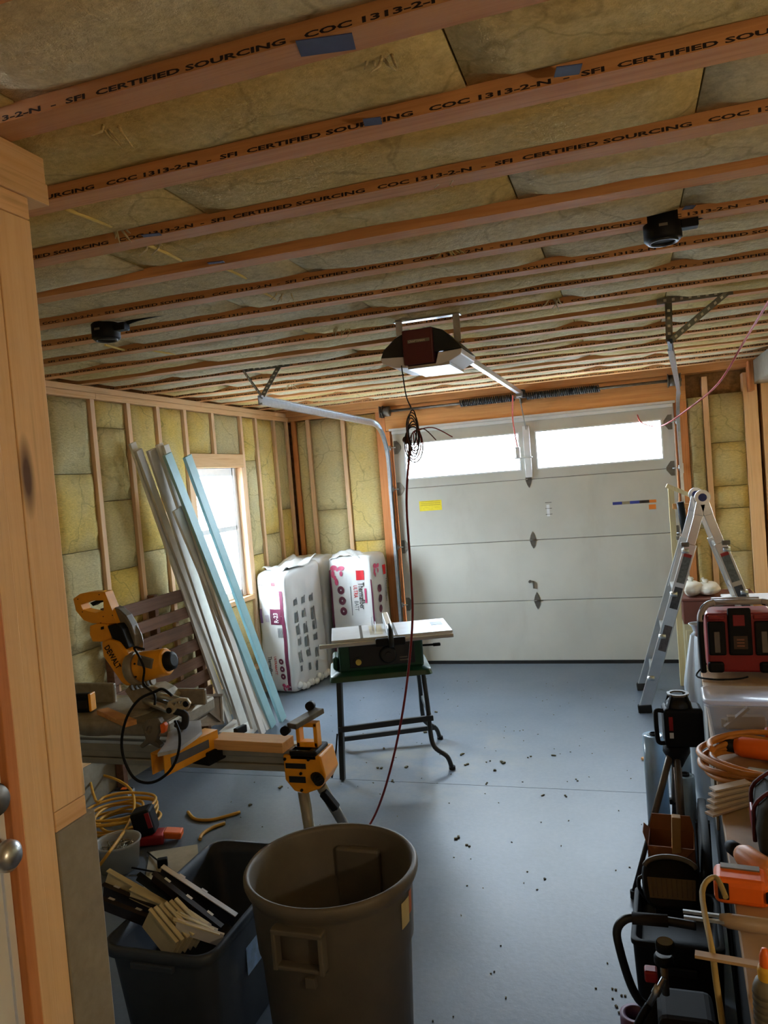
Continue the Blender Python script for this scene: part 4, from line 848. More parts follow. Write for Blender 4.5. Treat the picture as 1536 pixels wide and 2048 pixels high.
# end work support
ws = W(630, 1470, Y=BYc)
sx = xe - .03
MB().bb((sx - .035, BYc - .02, SZ), (sx - .02, BYc + .02, SZ + .09)).bb((sx + .035, BYc - .02, SZ), (sx + .05, BYc + .02, SZ + .09)).bb((sx - .035, BYc - .02, SZ + .075), (sx + .05, BYc + .02, SZ + .09)).bb((sx - .035, BYc - .02, SZ), (sx + .05, BYc + .02, SZ + .02)).build('support_frame', MT['yel'], ss, .003)
MB().bar((sx - .02, BYc - .08, SZ + .098), (sx + .03, BYc + .07, SZ + .112), .045, .02).build('support_plate', MT['galv_d'], ss, .003)
for p in ((sx - .05, BYc - .07, SZ + .08), (sx - .005, BYc + .065, SZ + .13)): MB().cyl((p[0], p[1] - .012, p[2]), (p[0], p[1] + .012, p[2]), .017, 14).build('stop_knob', MT['black'], ss)
MB().bb((sx - .05, BYc - .06, SZ - .035), (sx + .06, BYc + .055, SZ + .0)).build('support_clamp', MT['black'], ss, .006)
# saw mounts: yellow channels lying across the beam
pf, pbk = W(316, 1530, Z=SZ + .03), W(424, 1478, Z=SZ + .03)
mo = MB(); d = (pbk - pf).normalized(); sd = d.cross(Vector((0, 0, 1)))
for s in (-1, 1): mo.bar(pf + sd * (.03 * s), pbk + sd * (.03 * s), .004, .075)
mo.bar(pf + Vector((0, 0, .0375)), pbk + Vector((0, 0, .0375)), .064, .004); mo.build('saw_mount', MT['yel'], ss)
MB().bar(pf + sd * .0335 + d * .03 + Vector((0, 0, .004)), pf + sd * .0335 + d * .22 + Vector((0, 0, .004)), .003, .03).build('mount_label', pm('slate_label', rgb(92, 92, 96), .5), ss)
MB().bar(pf + d * .20 + Vector((0, 0, -.05)), pf + d * .30 + Vector((0, 0, -.05)), .09, .05).build('mount_clamp', MT['black'], ss, .006)
MB().bar(pf + d * .36 + sd * .04, pf + d * .42 + sd * .04, .02, .03).build('mount_catch', MT['black'], ss, .004)
# scrap of lumber lying on the beam
wbk = thing('lumber_block', 'short pine two-by-four lying on the stand beam', 'lumber', (0, 0, 0))
a, c = W(436, 1487, Y=BYc - .03), W(575, 1496, Y=BYc - .045); ctr = (a + c) / 2; wbk.location = (ctr.x, ctr.y, SZ)
wang = R_(-3)
MB().box((0, .0, .0195), (abs(c.x - a.x) + .01, .089, .038), None).build('pine_block', wood('block_pine', rgb(206, 156, 98), rgb(226, 180, 122), 'X', .1), wbk, .002, local=True); wbk.rotation_euler = (0, 0, wang)
# ------------------------------------------------------------------ mitre saw
def c1(x, y, Y): return W(120 + x / 4.042, 1160 + y / 4.042, Y=Y)
def poly(pts, Y): return [c1(x, y, Y) for x, y in pts]
MY = 2.50
ms = thing('mitre_saw', 'yellow and black sliding mitre saw with raised head and looped black lead', 'mitre saw', (-1.75, BYc, SZ))
MB().prism(poly([(105, 152), (160, 112), (240, 98), (360, 96), (385, 160), (420, 245), (462, 352), (300, 352), (255, 350), (190, 325), (128, 250)], MY), (0, .05, 0), [poly([(165, 200), (250, 168), (348, 165), (352, 245), (285, 266), (185, 243)], MY)]).build('handle', MT['yel'], ms, .006)
MB().prism(poly([(240, 185), (290, 165), (350, 163), (352, 178), (300, 190), (265, 212)], MY + .01), (0, .03, 0)).build('trigger', MT['black'], ms, .002)
for x, y in ((317, 118), (145, 155), (182, 258), (350, 295), (330, 348), (425, 285)):
    p = c1(x, y, MY); MB().cyl(p + Vector((0, .002, 0)), p - Vector((0, .0015, 0)), .0022, 8).build('housing_screw', MT['black'], ms)
MB().prism(poly([(240, 372), (300, 352), (385, 360), (420, 470), (470, 460), (560, 575), (470, 600), (400, 480), (340, 500), (262, 498), (238, 440)], MY - .01), (0, .06, 0)).build('motor_arm', MT['yel'], ms, .006)
MB().prism(poly([(380, 372), (470, 358), (500, 400), (556, 552), (520, 566), (420, 475)], MY - .018), (0, .075, 0)).build('arm_trim', MT['black'], ms, .004)
MB().prism(poly([(330, 380), (352, 374), (352, 398), (330, 402)], MY - .012), (0, .004, 0)).build('dark_inset', MT['black'], ms)
MB().prism(poly([(395, 480), (470, 500), (490, 530), (430, 525)], MY - .014), (0, .006, 0)).build('dark_inset', MT['black'], ms)
MB().prism(poly([(330, 500), (400, 480), (470, 500), (540, 590), (588, 690), (592, 800), (570, 850), (535, 862), (490, 830), (420, 730), (345, 620)], MY - .03), (0, .07, 0)).build('gear_case', MT['yel'], ms, .012, 3)
pa, pb_ = c1(358, 545, MY - .031), c1(468, 735, MY - .031); dd = (pb_ - pa); LL = dd.length; dd.normalize(); uu = Vector((0, -1, 0)).cross(dd); uu = uu if uu.x > 0 else -uu
text_mb('DEWALT', .036, lambda x, y: pa + dd * (x * LL / .155) + uu * y + Vector((0, -.0012, 0)), bold=.0008).build('lettering', MT['black'], ms)
MB().prism(poly([(420, 215), (470, 235), (530, 290), (575, 370), (602, 450), (608, 530), (598, 552), (556, 556), (500, 400), (462, 350)], MY + .02), (0, .045, 0)).build('blade_guard', MT['grey'], ms, .008)
bc = c1(470, 470, MY + .03)
MB().lathe([(0, -.001), (.10, -.001), (.10, .001), (0, .001)], 48, Matrix.Translation(bc + Vector((0, .02, -.02))) @ Matrix.Rotation(R_(90), 4, 'X'), False).build('blade', MT['galv'], ms)
m0, m1 = c1(600, 715, MY), c1(860, 660, MY); md = (m1 - m0).normalized()
MB().tube([m0 - md * .01, m0, m0 + md * .03], [.060, .066, .064], 24).build('motor_collar', MT['cast'], ms)
MB().tube([m0 + md * .03, m0 + md * .035, m1, m1 + md * .008], [.056, .058, .052, .046], 24).build('motor_body', MT['yel'], ms)
MB().tube([m1, m1 + md * .012, m1 + md * .03, m1 + md * .035], [.040, .038, .034, .022], 20).build('motor_cap', MT['black'], ms)
q = m0 + (m1 - m0) * .62 + Vector((0, -.052, .022)); MB().box(q, (.065, .012, .04), Matrix.Rotation(R_(14), 3, 'Y')).build('rating_plate', MT['grey'], ms, .004)
for s in (-.25, .25): MB().cyl(m0 + md * .05 + Vector((0, -.06, s * .1)), m0 + md * .05 + Vector((0, -.063, s * .1)), .004, 8).build('motor_bolt', MT['black'], ms)
mb = MB()
for i in range(6): p = c1(580 + 32 * i, 862 - 9 * i, MY); mb.cyl(p, c1(596 + 32 * i, 858 - 9 * i, MY), .016, 14)
mb.build('tilt_spring', MT['galv_d'], ms)
MB().prism(poly([(520, 900), (560, 850), (700, 870), (760, 860), (840, 900), (900, 960), (860, 1040), (740, 1000), (690, 1120), (640, 1200), (560, 1180), (590, 1000)], MY + .02), (0, .08, 0)).build('pivot_casting', MT['cast'], ms, .008)
r0, r1 = c1(700, 905, MY + .06), c1(1000, 985, MY - .10); r2, r3 = c1(650, 960, MY + .06), c1(885, 1050, MY - .10)
MB().tube([r0, r1], .014, 14).build('slide_rail', MT['galv'], ms); MB().tube([r2, r3], .014, 14).build('slide_rail', MT['galv'], ms)
fr = [(850, 1050), (870, 985), (960, 955), (1020, 960), (1050, 1000), (1030, 1045), (985, 1050), (940, 1040), (910, 1080), (865, 1088)]
MB().prism(poly(fr, MY - .115), (0, .014, 0), [poly([(900, 1000), (935, 990), (920, 1018)], MY - .115), poly([(950, 985), (985, 980), (965, 1010)], MY - .115)]).build('rail_end_plate', pm('bare_casting', rgb(196, 184, 156), .45, .4), ms, .003)
for x, y in ((1018, 1002), (883, 1055)): p = c1(x, y, MY - .118); MB().cyl(p, p + Vector((0, -.004, 0)), .011, 14).build('rail_bore', MT['black'], ms)
MB().tube(spline([c1(930, 1060, MY - .08), c1(1010, 1090, MY - .08), c1(1000, 1180, MY - .08), c1(940, 1160, MY - .08)], 5), .014, 10).build('hose_stub', MT['dark'], ms)
# base casting, turntable, fence
MB().bb((-2.32, BYc - .17, SZ + .075), (-1.66, BYc + .17, SZ + .135)).build('base_casting', MT['cast'], ms, .012)
MB().lathe([(0, .136), (.16, .136), (.165, .13), (.165, .08), (0, .08)], 40, Matrix.Translation((-1.97, BYc - .04, SZ + .006))).build('turntable', MT['cast'], ms)
MB().bb((-2.34, BYc + .03, SZ + .136), (-2.04, BYc + .05, SZ + .22)).bb((-1.90, BYc + .03, SZ + .136), (-1.62, BYc + .05, SZ + .20)).build('fence', MT['cast'], ms, .006)
MB().bb((-2.30, BYc - .10, SZ + .036), (-2.2, BYc + .1, SZ + .075)).build('base_foot', MT['cast'], ms)
MB().bb((-1.74, BYc - .10, SZ + .0685), (-1.66, BYc + .1, SZ + .0745)).build('base_foot', MT['cast'], ms)
MB().prism(poly([(640, 1340), (690, 1290), (660, 1180), (700, 1130), (790, 1120), (830, 1190), (780, 1270), (770, 1310), (812, 1345), (800, 1365), (720, 1325), (660, 1365)], MY - .12), (0, .03, 0), [poly([(690, 1230), (705, 1185), (735, 1180), (745, 1215), (715, 1250)], MY - .12)]).build('bevel_fork', MT['grey'], ms, .004)
MB().prism(poly([(805, 1170), (835, 1155), (852, 1180), (845, 1235), (815, 1245)], MY - .135), (0, .02, 0)).build('orange_lever', MT['orange'], ms, .003)
MB().prism([W(120 + x / 4.042, 1160 + y / 4.042, Z=SZ + .085) for x, y in ((1140, 1158), (960, 1172), (880, 1240), (856, 1340), (790, 1430), (955, 1392), (1100, 1290), (1150, 1245))], (0, 0, .012)).build('side_table', pm('pale_saw_table', rgb(176, 178, 182), .4, .3), ms)
lead = [c1(680, 560, MY - .06), c1(600, 545, MY - .05), c1(640, 620, MY - .075), c1(680, 720, MY - .075), c1(675, 840, MY - .07), c1(760, 920, MY - .12), c1(765, 1010, MY - .14)]
MB().tube(spline(lead, 5), .0045, 7).build('power_lead', MT['black'], ms)
lp_ = [c1(905, 935, MY - .33), c1(830, 882, MY - .33), c1(765, 905, MY - .33), c1(640, 965, MY - .33), c1(545, 1100, MY - .33), c1(500, 1280, MY - .33), c1(515, 1440, MY - .33), c1(590, 1590, MY - .33), c1(690, 1640, MY - .33), c1(800, 1615, MY - .33), c1(905, 1520, MY - .33), c1(960, 1380, MY - .33), c1(965, 1240, MY - .33), c1(930, 1140, MY - .30)]
MB().tube(spline(lp_, 5), .0048, 8).build('power_lead', MT['black'], ms)
# things lying on the saw base
t = thing('tape_measure', 'black tape measure with a yellow edge on the mitre saw base', 'tape measure', W(188, 1423, Y=BYc), R_(10)); t.location = (t.location.x + .03, BYc - .09, SZ + .136)
MB().box((0, 0, .042), (.078, .04, .076)).build('case', MT['black'], t, .014, local=True); MB().box((.036, 0, .045), (.01, .042, .07)).build('yellow_edge', MT['yel'], t, .003, local=True); MB().box((0, -.021, .04), (.05, .004, .03)).build('label', MT['dark'], t, local=True)
a, c = W(205, 1422, Z=SZ + .15), W(262, 1447, Z=SZ + .15)
tag(MB().bar(a, c, .045, .019).build('pine_offcut', MT['stud_x'], None, .002), 'thin pine offcut beside the tape measure on the saw base', 'lumber')
# ------------------------------------------------------------------ ladder
LY0, LY1 = 5.33, 5.80
la = thing('stepladder', 'aluminium multi-position ladder opened as an A-frame, blue hinges and black feet', 'ladder', (.46, 5.5, 0))
Hn = Vector((.46, 0, 1.40)); FLx, FRx = .02, .90
def lpt(fx, f, y): return Vector((fx + (Hn.x - fx) * f, y, Hn.z * f))
for fx, s in ((FLx, -1), (FRx, 1)):
    for y, yb in ((LY0, LY0), (LY1 - .02, LY1 + .06)):
        a, c = lpt(fx, .0, yb), lpt(fx, .94, y)
        a.z = .03
        MB().bar(a, lpt(fx, .80, y), .024, .075, (s, 0, .35)).build('outer_rail', MT['alu'], la, .004)
        MB().bar(lpt(fx, .55, y) + Vector((0, .004, 0)), c, .018, .055, (s, 0, .35)).build('inner_rail', MT['alu'], la, .003)
        MB().bar(Vector((fx - s * .004, yb, .002)), Vector((fx, yb, .055)), .035, .09, (1, 0, 0)).build('rubber_foot', MT['dark'], la, .005)
        hb = lpt(fx, .93, y); MB().bar(hb, hb + (Vector((.46, y, 1.42)) - hb) * .9, .02, .06, (s, 0, .35)).build('hinge_arm', MT['galv'], la, .005)
        cl = lpt(fx, .80, y); MB().box(cl + Vector((s * .035, -.014 if y == LY0 else .014, 0)), (.05, .02, .03)).build('locking_clip', MT['galv_d'], la, .005)
        if y == LY0:
            d = (lpt(fx, .7, y) - lpt(fx, .2, y)).normalized(); up = Vector((s, 0, .35)); sd = d.cross(up).normalized(); sg = -1 if sd.y > 0 else 1
            for f0, f1, mt in ((.74, .755, MT['red']), (.62, .74, pm('rail_label', rgb(104, 112, 118), .5, var=.35, scale=60)), (.50, .60, pm('rail_label_dark', rgb(70, 74, 84), .5, var=.4, scale=50)), (.30, .42, pm('rail_label_worn', rgb(96, 92, 96), .5, var=.4, scale=50))):
                MB().bar(lpt(fx, f0, y - .0135), lpt(fx, f1, y - .0135), .002, .05, (s, 0, .35)).build('rail_label', mt, la)
    for i in range(4):
        f = .17 + .2 * i; MB().bar(lpt(fx, f, LY0), lpt(fx, f, LY1), .045, .028, (0, 0, 1)).build('rung', MT['alu'], la, .006)
        p = lpt(fx, f, LY0 - .016); MB().tube([p, p + Vector((s * .045, 0, 0))], .016, 12).build('rung_flange', MT['alu'], la)
for y in (LY0 - .012, LY1): MB().cyl((.46, y - .01, 1.42), (.46, y + .02, 1.42), .048, 22).build('hinge_disc', MT['galv'], la); MB().cyl((.46, y - .0135, 1.42), (.46, y - .01, 1.42), .026, 18).build('hinge_button', pm('blue_button', rgb(36, 50, 120), .4), la)
# ------------------------------------------------------------------ things by the right bay behind the ladder
beige = pm('beige_enamel', rgb(206, 196, 158), .5, var=.06)
cb_ = thing('drawer_cabinet', 'low beige cabinet with two dark pulls under the maroon chest', 'cabinet', (.33, 5.92, 0))
MB().bb((0, 0, .02), (.56, .42, .47)).build('carcass', beige, cb_, .004, local=True)
MB().bb((.02, .02, .002), (.54, .4, .02)).build('plinth', MT['dark'], cb_, local=True)
for z in (.30, .12):
    d = MB().bb((.015, -.014, z - .07), (.545, -.001, z + .13)).build('drawer_front', beige, cb_, .003, local=True)
    for dz in (.03, .075): MB().bb((.085, -.024, z + dz), (.125, -.0145, z + dz + .014)).build('drawer_pull', MT['black'], d, .002, local=True)
mr = pm('maroon_chest', rgb(112, 62, 50), .5, var=.1)
ch_ = thing('tool_chest', 'maroon tool chest standing on the beige cabinet', 'chest', (.335, 5.93, .471))
MB().bb((0, 0, .0), (.50, .38, .165)).build('chest_body', mr, ch_, .004, local=True); MB().bb((-.004, -.004, .166), (.504, .384, .185)).build('chest_lid', mr, ch_, .004, local=True); MB().bb((.21, -.012, .12), (.27, -.001, .17)).build('latch', MT['galv_d'], ch_, .002, local=True)
bagm = pm('white_sack', rgb(226, 220, 206), .6, var=.06, scale=9)
def lump(mb, c, r, seed, n=14, m=10, k=.25):
    i0 = len(mb.v); mb.ball(c, r, n, m); c = Vector(c)
    for i in range(i0, len(mb.v)):
        d = mb.v[i] - c; mb.v[i] = c + d * (1 + k * noise.noise(mb.v[i] * 14 + Vector((seed, 0, 0))))
    return mb
for px, py, r, lab in ((1385, 1172, (.075, .10, .06), 'grey-white knotted sack slumped on the maroon chest beside the ladder'), (1415, 1182, (.09, .10, .05), 'cream sack leaning on the grey-white one on the maroon chest')):
    q = W(px, py, Y=6.08); t = thing('rag_sack', lab, 'sack', (q.x, q.y, .656))
    lump(MB(), (0, 0, r[2] * .98), r, px).build('sack_body', bagm, t, local=True); MB().tube(spline([(0, 0, r[2] * 1.9), (-.02, 0, r[2] * 2.2), (-.03, .01, r[2] * 2.4)], 3), [.02] * 3 + [.012] * 3 + [.016], 8).build('sack_neck', bagm, t, local=True)
q = W(1490, 1196, Y=5.75); tag(MB().bb((q.x - .14, 5.60, q.z - .008), (q.x + .30, 5.90, q.z + .006)).build('white_shelf_board', MT['white'], None, .002), 'white melamine board resting across the maroon chest corner', 'board')
for x in (.95, 1.04): pass
t = thing('trestle', 'rough pine trestle holding the white melamine board', 'trestle', (.86, 5.75, 0))
for x in (.78, .94): 
    for y in (5.63, 5.85): MB().bb((x, y, .002), (x + .038, y + .038, q.z - .047)).build('leg', MT['stud'], t)
MB().bb((.76, 5.62, q.z - .046), (1.0, 5.9, q.z - .009)).build('rail', MT['stud_x'], t)
pal = wood('pale_poplar', rgb(206, 190, 140), rgb(222, 208, 164), 'Z', .1)
fr_ = thing('brace_frame', 'pale poplar frame with a slanting top piece standing behind the ladder hinge', 'lumber frame', W(1345, 1300, Y=5.98))
a, c = W(1341, 970, Y=5.98), W(1398, 1002, Y=5.98)
MB().bb((a.x - .02, 5.96, .004), (a.x + .02, 5.999, a.z - .01)).build('upright', pal, fr_, .002)
MB().bar(a + Vector((-.03, -.03, 0)), c + Vector((.03, -.03, 0)), .04, .03).build('slanting_piece', pal, fr_, .002)
p, q2 = W(1345, 1013, Y=5.94), W(1394, 1011, Y=5.94); MB().bar(p, q2, .03, .04).build('cross_rail', MT['stud_x'], fr_, .002)
p, q2 = W(1360, 1004, Y=5.90), W(1372, 1075, Y=5.90); tag(MB().tube([p, q2], .026, 14).build('foam_sleeve', MT['black']), 'black foam pipe sleeve hanging on the pale frame cross rail', 'pipe sleeve')
# ------------------------------------------------------------------ workbench
BZ = .70
wbn = thing('workbench', 'plywood-topped workbench with a grey side panel, crowded with tools', 'workbench', (.135, 1.15, 0), R_(-3.0))
ply = pm('bench_plywood', rgb(166, 132, 92), .65, var=.2, scale=7)
MB().bb((0, 0, BZ - .024), (.72, 2.62, BZ)).build('bench_top', ply, wbn, .003, local=True)
gpn = pm('grey_side_panel', rgb(176, 172, 164), .5, var=.06)
MB().bb((.002, 1.72, .36), (.0115, 2.58, BZ - .025)).build('side_panel', gpn, wbn, .002, local=True)
for x, y in ((.05, .05), (.63, .05), (.05, 2.5), (.63, 2.5), (.05, 1.28), (.63, 1.28)): MB().bb((x, y, .002), (x + .045, y + .06, BZ - .025)).build('leg', MT['stud'], wbn, .002, local=True)
MB().bb((.012, .02, .02), (.03, 2.58, BZ - .025)).build('dark_side_panel', MT['black'], wbn, .002, local=True)
MB().bb((.032, .08, .22), (.70, 1.26, .24)).build('lower_shelf', ply, wbn, local=True)
def on_bench(px, py): return W(px, py, Z=BZ)
# radio
q = on_bench(1476, 1358); rd_ = thing('jobsite_radio', 'red and black jobsite radio with roll-cage corners on the bench end', 'radio', (q.x + .022, q.y + .02, BZ + .001), R_(-2)); rd_.scale = (.95, .95, .98)
blk = MT['black']; redr = pm('radio_red', rgb(140, 26, 30), .42, var=.08); agr = pm('radio_grey', rgb(170, 160, 158), .4, var=.06)
MB().bb((-.145, .01, .02), (.145, .20, .29)).build('case', redr, rd_, .012, 3, local=True)
MB().bb((-.05, -.004, .10), (.05, .012, .315)).build('front_panel', blk, rd_, .01, local=True)
MB().bb((-.028, -.007, .235), (.022, -.0035, .285)).build('brand_plate', redr, rd_, .004, local=True)
MB().bb((-.03, -.006, .13), (.03, -.0035, .19)).build('display', pm('dim_display', rgb(74, 54, 40), .3), rd_, .003, local=True)
for k in range(3): MB().bb((-.016, -.0078, .142 + .014 * k), (.016, -.006, .148 + .014 * k)).build('display_line', pm('amber_line', rgb(150, 96, 70), .4), rd_, local=True)
for s in (-1, 1):
    MB().bb((s * .062, -.006, .10), (s * .138, .012, .255)).build('speaker_grille', blk, rd_, .008, local=True)
    MB().bb((s * .088, -.010, .115), (s * .112, -.006, .21)).build('grille_bar', pm('grey_bar', rgb(110, 100, 96), .5), rd_, .004, local=True)
    MB().bb((s * .075, -.006, .02), (s * .145, .03, .07)).build('bumper_foot', blk, rd_, .012, local=True)
    MB().tube(spline([(s * .165, .02, .02), (s * .168, .005, .10), (s * .168, .005, .24), (s * .15, .02, .315), (s * .105, .03, .335)], 5), .014, 10).build('cage_post', blk, rd_, local=True)
    MB().tube(spline([(s * .168, .005, .255), (s * .162, .012, .29), (s * .135, .022, .327), (s * .10, .03, .338)], 4), .0145, 10).build('cage_corner', agr, rd_, local=True)
    MB().bb((s * .06, -.002, .262), (s * .135, .012, .285)).build('cheek', redr, rd_, .006, local=True)
MB().tube([(-.105, .03, .338), (.105, .03, .338)], .0135, 12).build('carry_bar', agr, rd_, local=True)
MB().tube([(-.105, .17, .325), (.105, .17, .325)], .012, 10).build('carry_bar', agr, rd_, local=True)
MB().tube(spline([(-.15, .05, .05), (-.20, -.02, .012), (-.13, -.07, .009), (-.03, -.06, .009), (.02, -.02, .009)], 5), .004, 6).build('mains_lead', blk, rd_, local=True)
# white plastic sack standing past the bench end
sk = thing('plastic_sack', 'tall white plastic sack standing on the slab past the bench end', 'sack', (.285, 3.93, 0))
skm = pm('white_poly_sheet', rgb(206, 216, 224), .3, var=.04)
def sf(u, v):
    a = 2 * math.pi * u; r = .078 * (1 + .12 * math.sin(a * 5 + v * 4) * (.4 + v)) * (1.0 - .55 * max(0, v - .72) / .28) * (1 - .25 * max(0, .15 - v) / .15)
    return Vector((r * math.cos(a), 1.45 * r * math.sin(a), .002 + .83 * v))
mb = MB().grid(sf, 36, 24); mb.build('sack_body', skm, sk, local=True)
MB().lathe([(.036, .83), (.022, .845), (.03, .87), (.045, .885)], 20).build('tied_neck', skm, sk, local=True, solid=.002)
# clear bin with wood scraps
q = on_bench(1487, 1482); bn = thing('clear_bin', 'clear lidded plastic bin of wooden bits in front of the radio', 'bin', (q.x + .01, q.y + .085, BZ + .001), R_(-2))
cl_ = clear('bin_plastic', (.86, .88, .92, 1), .22, .2)
shell(MB(), [rrect(0, 0, .20, .15, .025, .0), rrect(0, 0, .235, .18, .03, .115), rrect(0, 0, .25, .195, .032, .116), rrect(0, 0, .25, .195, .032, .124), rrect(0, 0, .222, .168, .026, .122), rrect(0, 0, .19, .14, .022, .006)]).build('bin_body', cl_, bn, local=True)
shell(MB(), [rrect(0, 0, .256, .20, .034, .126), rrect(0, 0, .258, .202, .034, .138), rrect(0, 0, .235, .18, .03, .142), rrect(0, 0, .23, .175, .03, .134)]).build('bin_lid', clear('lid_plastic', (.86, .86, .92, 1), .45, .25), bn, local=True)
tn = pm('tan_wood', rgb(200, 160, 106), .6, var=.1)
for (p_, s_, a_) in (((.01, -.02, .045), (.12, .03, .045), 5), ((-.02, .02, .035), (.11, .025, .03), 40), ((.03, .03, .025), (.10, .035, .03), -20)): MB().box(p_, s_, Matrix.Rotation(R_(a_), 3, 'Z')).build('wood_bit', tn, bn, .002, local=True)
MB().bar((-.06, -.04, .03), (.02, -.03, .10), .02, .01).build('wood_bit', tn, bn, local=True)
# orange cord coil and the tools around it
q = on_bench(1518, 1545)
P = coil((q.x, q.y, BZ), .15, 4.6, .009, None, flat=1.0, jit=.012, dz=.014)
tag(MB().tube(spline(P, 2), .0095, 8).build('extension_cord', MT['cord_o']), 'orange extension cord coiled on the bench beside the clear bin', 'cord')
def driver(name, label, loc, rz, body, z0=BZ, k=1.0, group=None):
    t = thing(name, label, 'power tool', (loc.x, loc.y, z0 + .001), rz, group)
    MB().tube([(-.07 * k, 0, .035 * k), (-.05 * k, 0, .036 * k), (.04 * k, 0, .036 * k), (.06 * k, 0, .034 * k)], [.026 * k, .032 * k, .032 * k, .024 * k], 16).build('motor_housing', body, t, local=True)
    MB().tube([(.06 * k, 0, .035 * k), (.10 * k, 0, .035 * k), (.115 * k, 0, .035 * k)], [.022 * k, .02 * k, .012 * k], 14).build('chuck', MT['black'], t, local=True)
    MB().bar((-.02 * k, 0, .036 * k), (-.045 * k, -.12 * k, .030 * k), .036 * k, .03 * k).build('grip', MT['black'], t, .008, local=True)
    MB().box((-.05 * k, -.145 * k, .032 * k), (.10 * k, .055 * k, .055 * k), Matrix.Rotation(R_(12), 3, 'Z')).build('battery', body, t, .008, local=True)
    return t
driver('cordless_drill', 'orange cordless drill lying inside the orange cord coil', on_bench(1512, 1520), R_(160), MT['orange'])
q = on_bench(1535, 1575); tag(MB().box((q.x, q.y, BZ + .02), (.12, .09, .038), Matrix.Rotation(R_(-20), 3, 'Z')).build('sanding_block', pm('grey_block', rgb(150, 140, 120), .8), None, .006), 'grey sanding block lying within the orange cord coil', 'sanding block')
for k in range(5):
    a, c = on_bench(1418 + 2 * k, 1632 - 7 * k), on_bench(1498, 1608 - 4 * k); a.z = BZ + .004 + .008 * k; c.z = BZ + .006 + .009 * k
    tag(MB().bar(a, c, .03, .006).build('wood_shim', pm('pale_shim', rgb(220, 204, 188), .6, var=.08)), ('bottom', 'second lowest', 'middle', 'second highest', 'topmost')[k] + ' pale wooden shim of the fanned stack on the bench edge', 'shim', 'fanned shims on the bench')
q = on_bench(1545, 1705); tbg = thing('tool_bag', 'dark green tool bag with red webbing beside the fanned shims', 'tool bag', (q.x + .06, q.y + .09, BZ + .001), R_(-5)); tbg.scale = (.9, .9, .8)
gnb = pm('dark_canvas', rgb(44, 44, 34), .85, var=.2, bump=.2)
shell(MB(), [rrect(0, 0, .18, .26, .03, 0), rrect(0, 0, .19, .27, .04, .06), rrect(0, 0, .17, .25, .04, .13), rrect(0, 0, .12, .22, .03, .16)]).build('bag_body', gnb, tbg, local=True)
for y in (-.07, .06): MB().tube(spline([(-.098, y, .01), (-.098, y, .07), (-.086, y, .14), (0, y, .20), (.086, y, .14)], 4), .006, 6).build('webbing', pm('dark_red_web', rgb(84, 18, 20), .7), tbg, local=True)
MB().bb((-.104, -.03, .03), (-.094, .03, .09)).build('front_pocket', MT['red'], tbg, .004, local=True)
driver('brad_nailer', 'tan and orange brad nailer lying before the tool bag', on_bench(1512, 1752), R_(120), pm('tan_orange_plastic', rgb(206, 130, 66), .45), k=.85)
q = on_bench(1482, 1812); ct = thing('orange_charger', 'flat orange charger with a black slot near the bench front', 'charger', (q.x, q.y + .03, BZ + .001), R_(-6))
MB().box((.005, 0, .03), (.11, .08, .058)).build('charger_case', MT['orange'], ct, .014, 3, local=True); MB().box((-.03, -.042, .034), (.022, .006, .036)).build('black_slot', MT['black'], ct, .002, local=True); MB().box((.005, .02, .0605), (.08, .02, .004)).build('top_ridge', MT['grey'], ct, local=True); MB().box((.06, -.03, .03), (.012, .03, .02)).build('cable_entry', MT['black'], ct, local=True)
rod = pm('pale_ash', rgb(150, 128, 104), .5, var=.12)
a, c = W(1366, 1822, Z=BZ + .04), W(1548, 1846, Z=BZ + .04)
hd = thing('pry_bar', 'forked steel bar with a thick wooden handle lying across the bench edge', 'bar', (a + c) / 2)
MB().bar(a, a + (c - a) * .42, .006, .006).bar(a + Vector((0, -.022, 0)), a + (c - a) * .45 + Vector((0, -.022, 0)), .006, .006).build('steel_prongs', MT['galv'], hd)
MB().tube([a + (c - a) * .40 + Vector((0, -.011, 0)), a + (c - a) * .5 + Vector((0, -.011, -.002)), c + Vector((0, -.011, -.004))], [.010, .015, .016], 12).build('wooden_handle', rod, hd)
a, c = W(1390, 1908, Z=BZ + .03), W(1560, 1938, Z=BZ + .03); t = thing('paint_stick', 'flat wooden paint stick poking past the bench edge', 'stick', (a + c) / 2)
MB().bar(a, c, .018, .006).build('stick', pm('stick_wood', rgb(170, 140, 96), .6, var=.1), t)
P = spline([on_bench(1455, 1850) + Vector((0, 0, .06)), on_bench(1435, 1822) + Vector((0, 0, .075)), on_bench(1418, 1840) + Vector((-.01, 0, .06)), W(1424, 1900, Y=1.55), W(1432, 1960, Y=1.53), W(1445, 2048, Y=1.5), W(1455, 2120, Y=1.49)], 5)
tag(MB().tube(P, .006, 8).build('hanging_rope', pm('straw_rope', rgb(170, 146, 86), .7)), 'straw-coloured rope looped over the wooden handle and hanging down', 'rope')
q = on_bench(1528, 2070); t = thing('glue_bottle', 'ribbed bottle with yellow and orange cap near the paint stick', 'bottle', (q.x + .01, q.y + .01, BZ + .001)); t.scale = (.8, .8, .85)
MB().lathe([(0, 0), (.026, 0), (.028, .01), (.028, .09), (.022, .105), (.012, .11), (0, .11)], 20).build('bottle_body', pm('ribbed_grey', rgb(110, 104, 84), .5), t, local=True); MB().lathe([(.016, .108), (.017, .125), (.014, .135), (0, .136)], 18).build('yellow_collar', pm('yellow_cap', rgb(220, 170, 40), .45), t, local=True); MB().lathe([(.012, .135), (.011, .155), (.006, .17), (0, .171)], 16).build('orange_tip', MT['orange'], t, local=True)
for k in range(5): MB().lathe([(.0285, .02 + .014 * k), (.0297, .024 + .014 * k), (.0285, .028 + .014 * k)], 20).build('grip_rib', pm('rib_grey', rgb(90, 86, 70), .5), t, local=True)
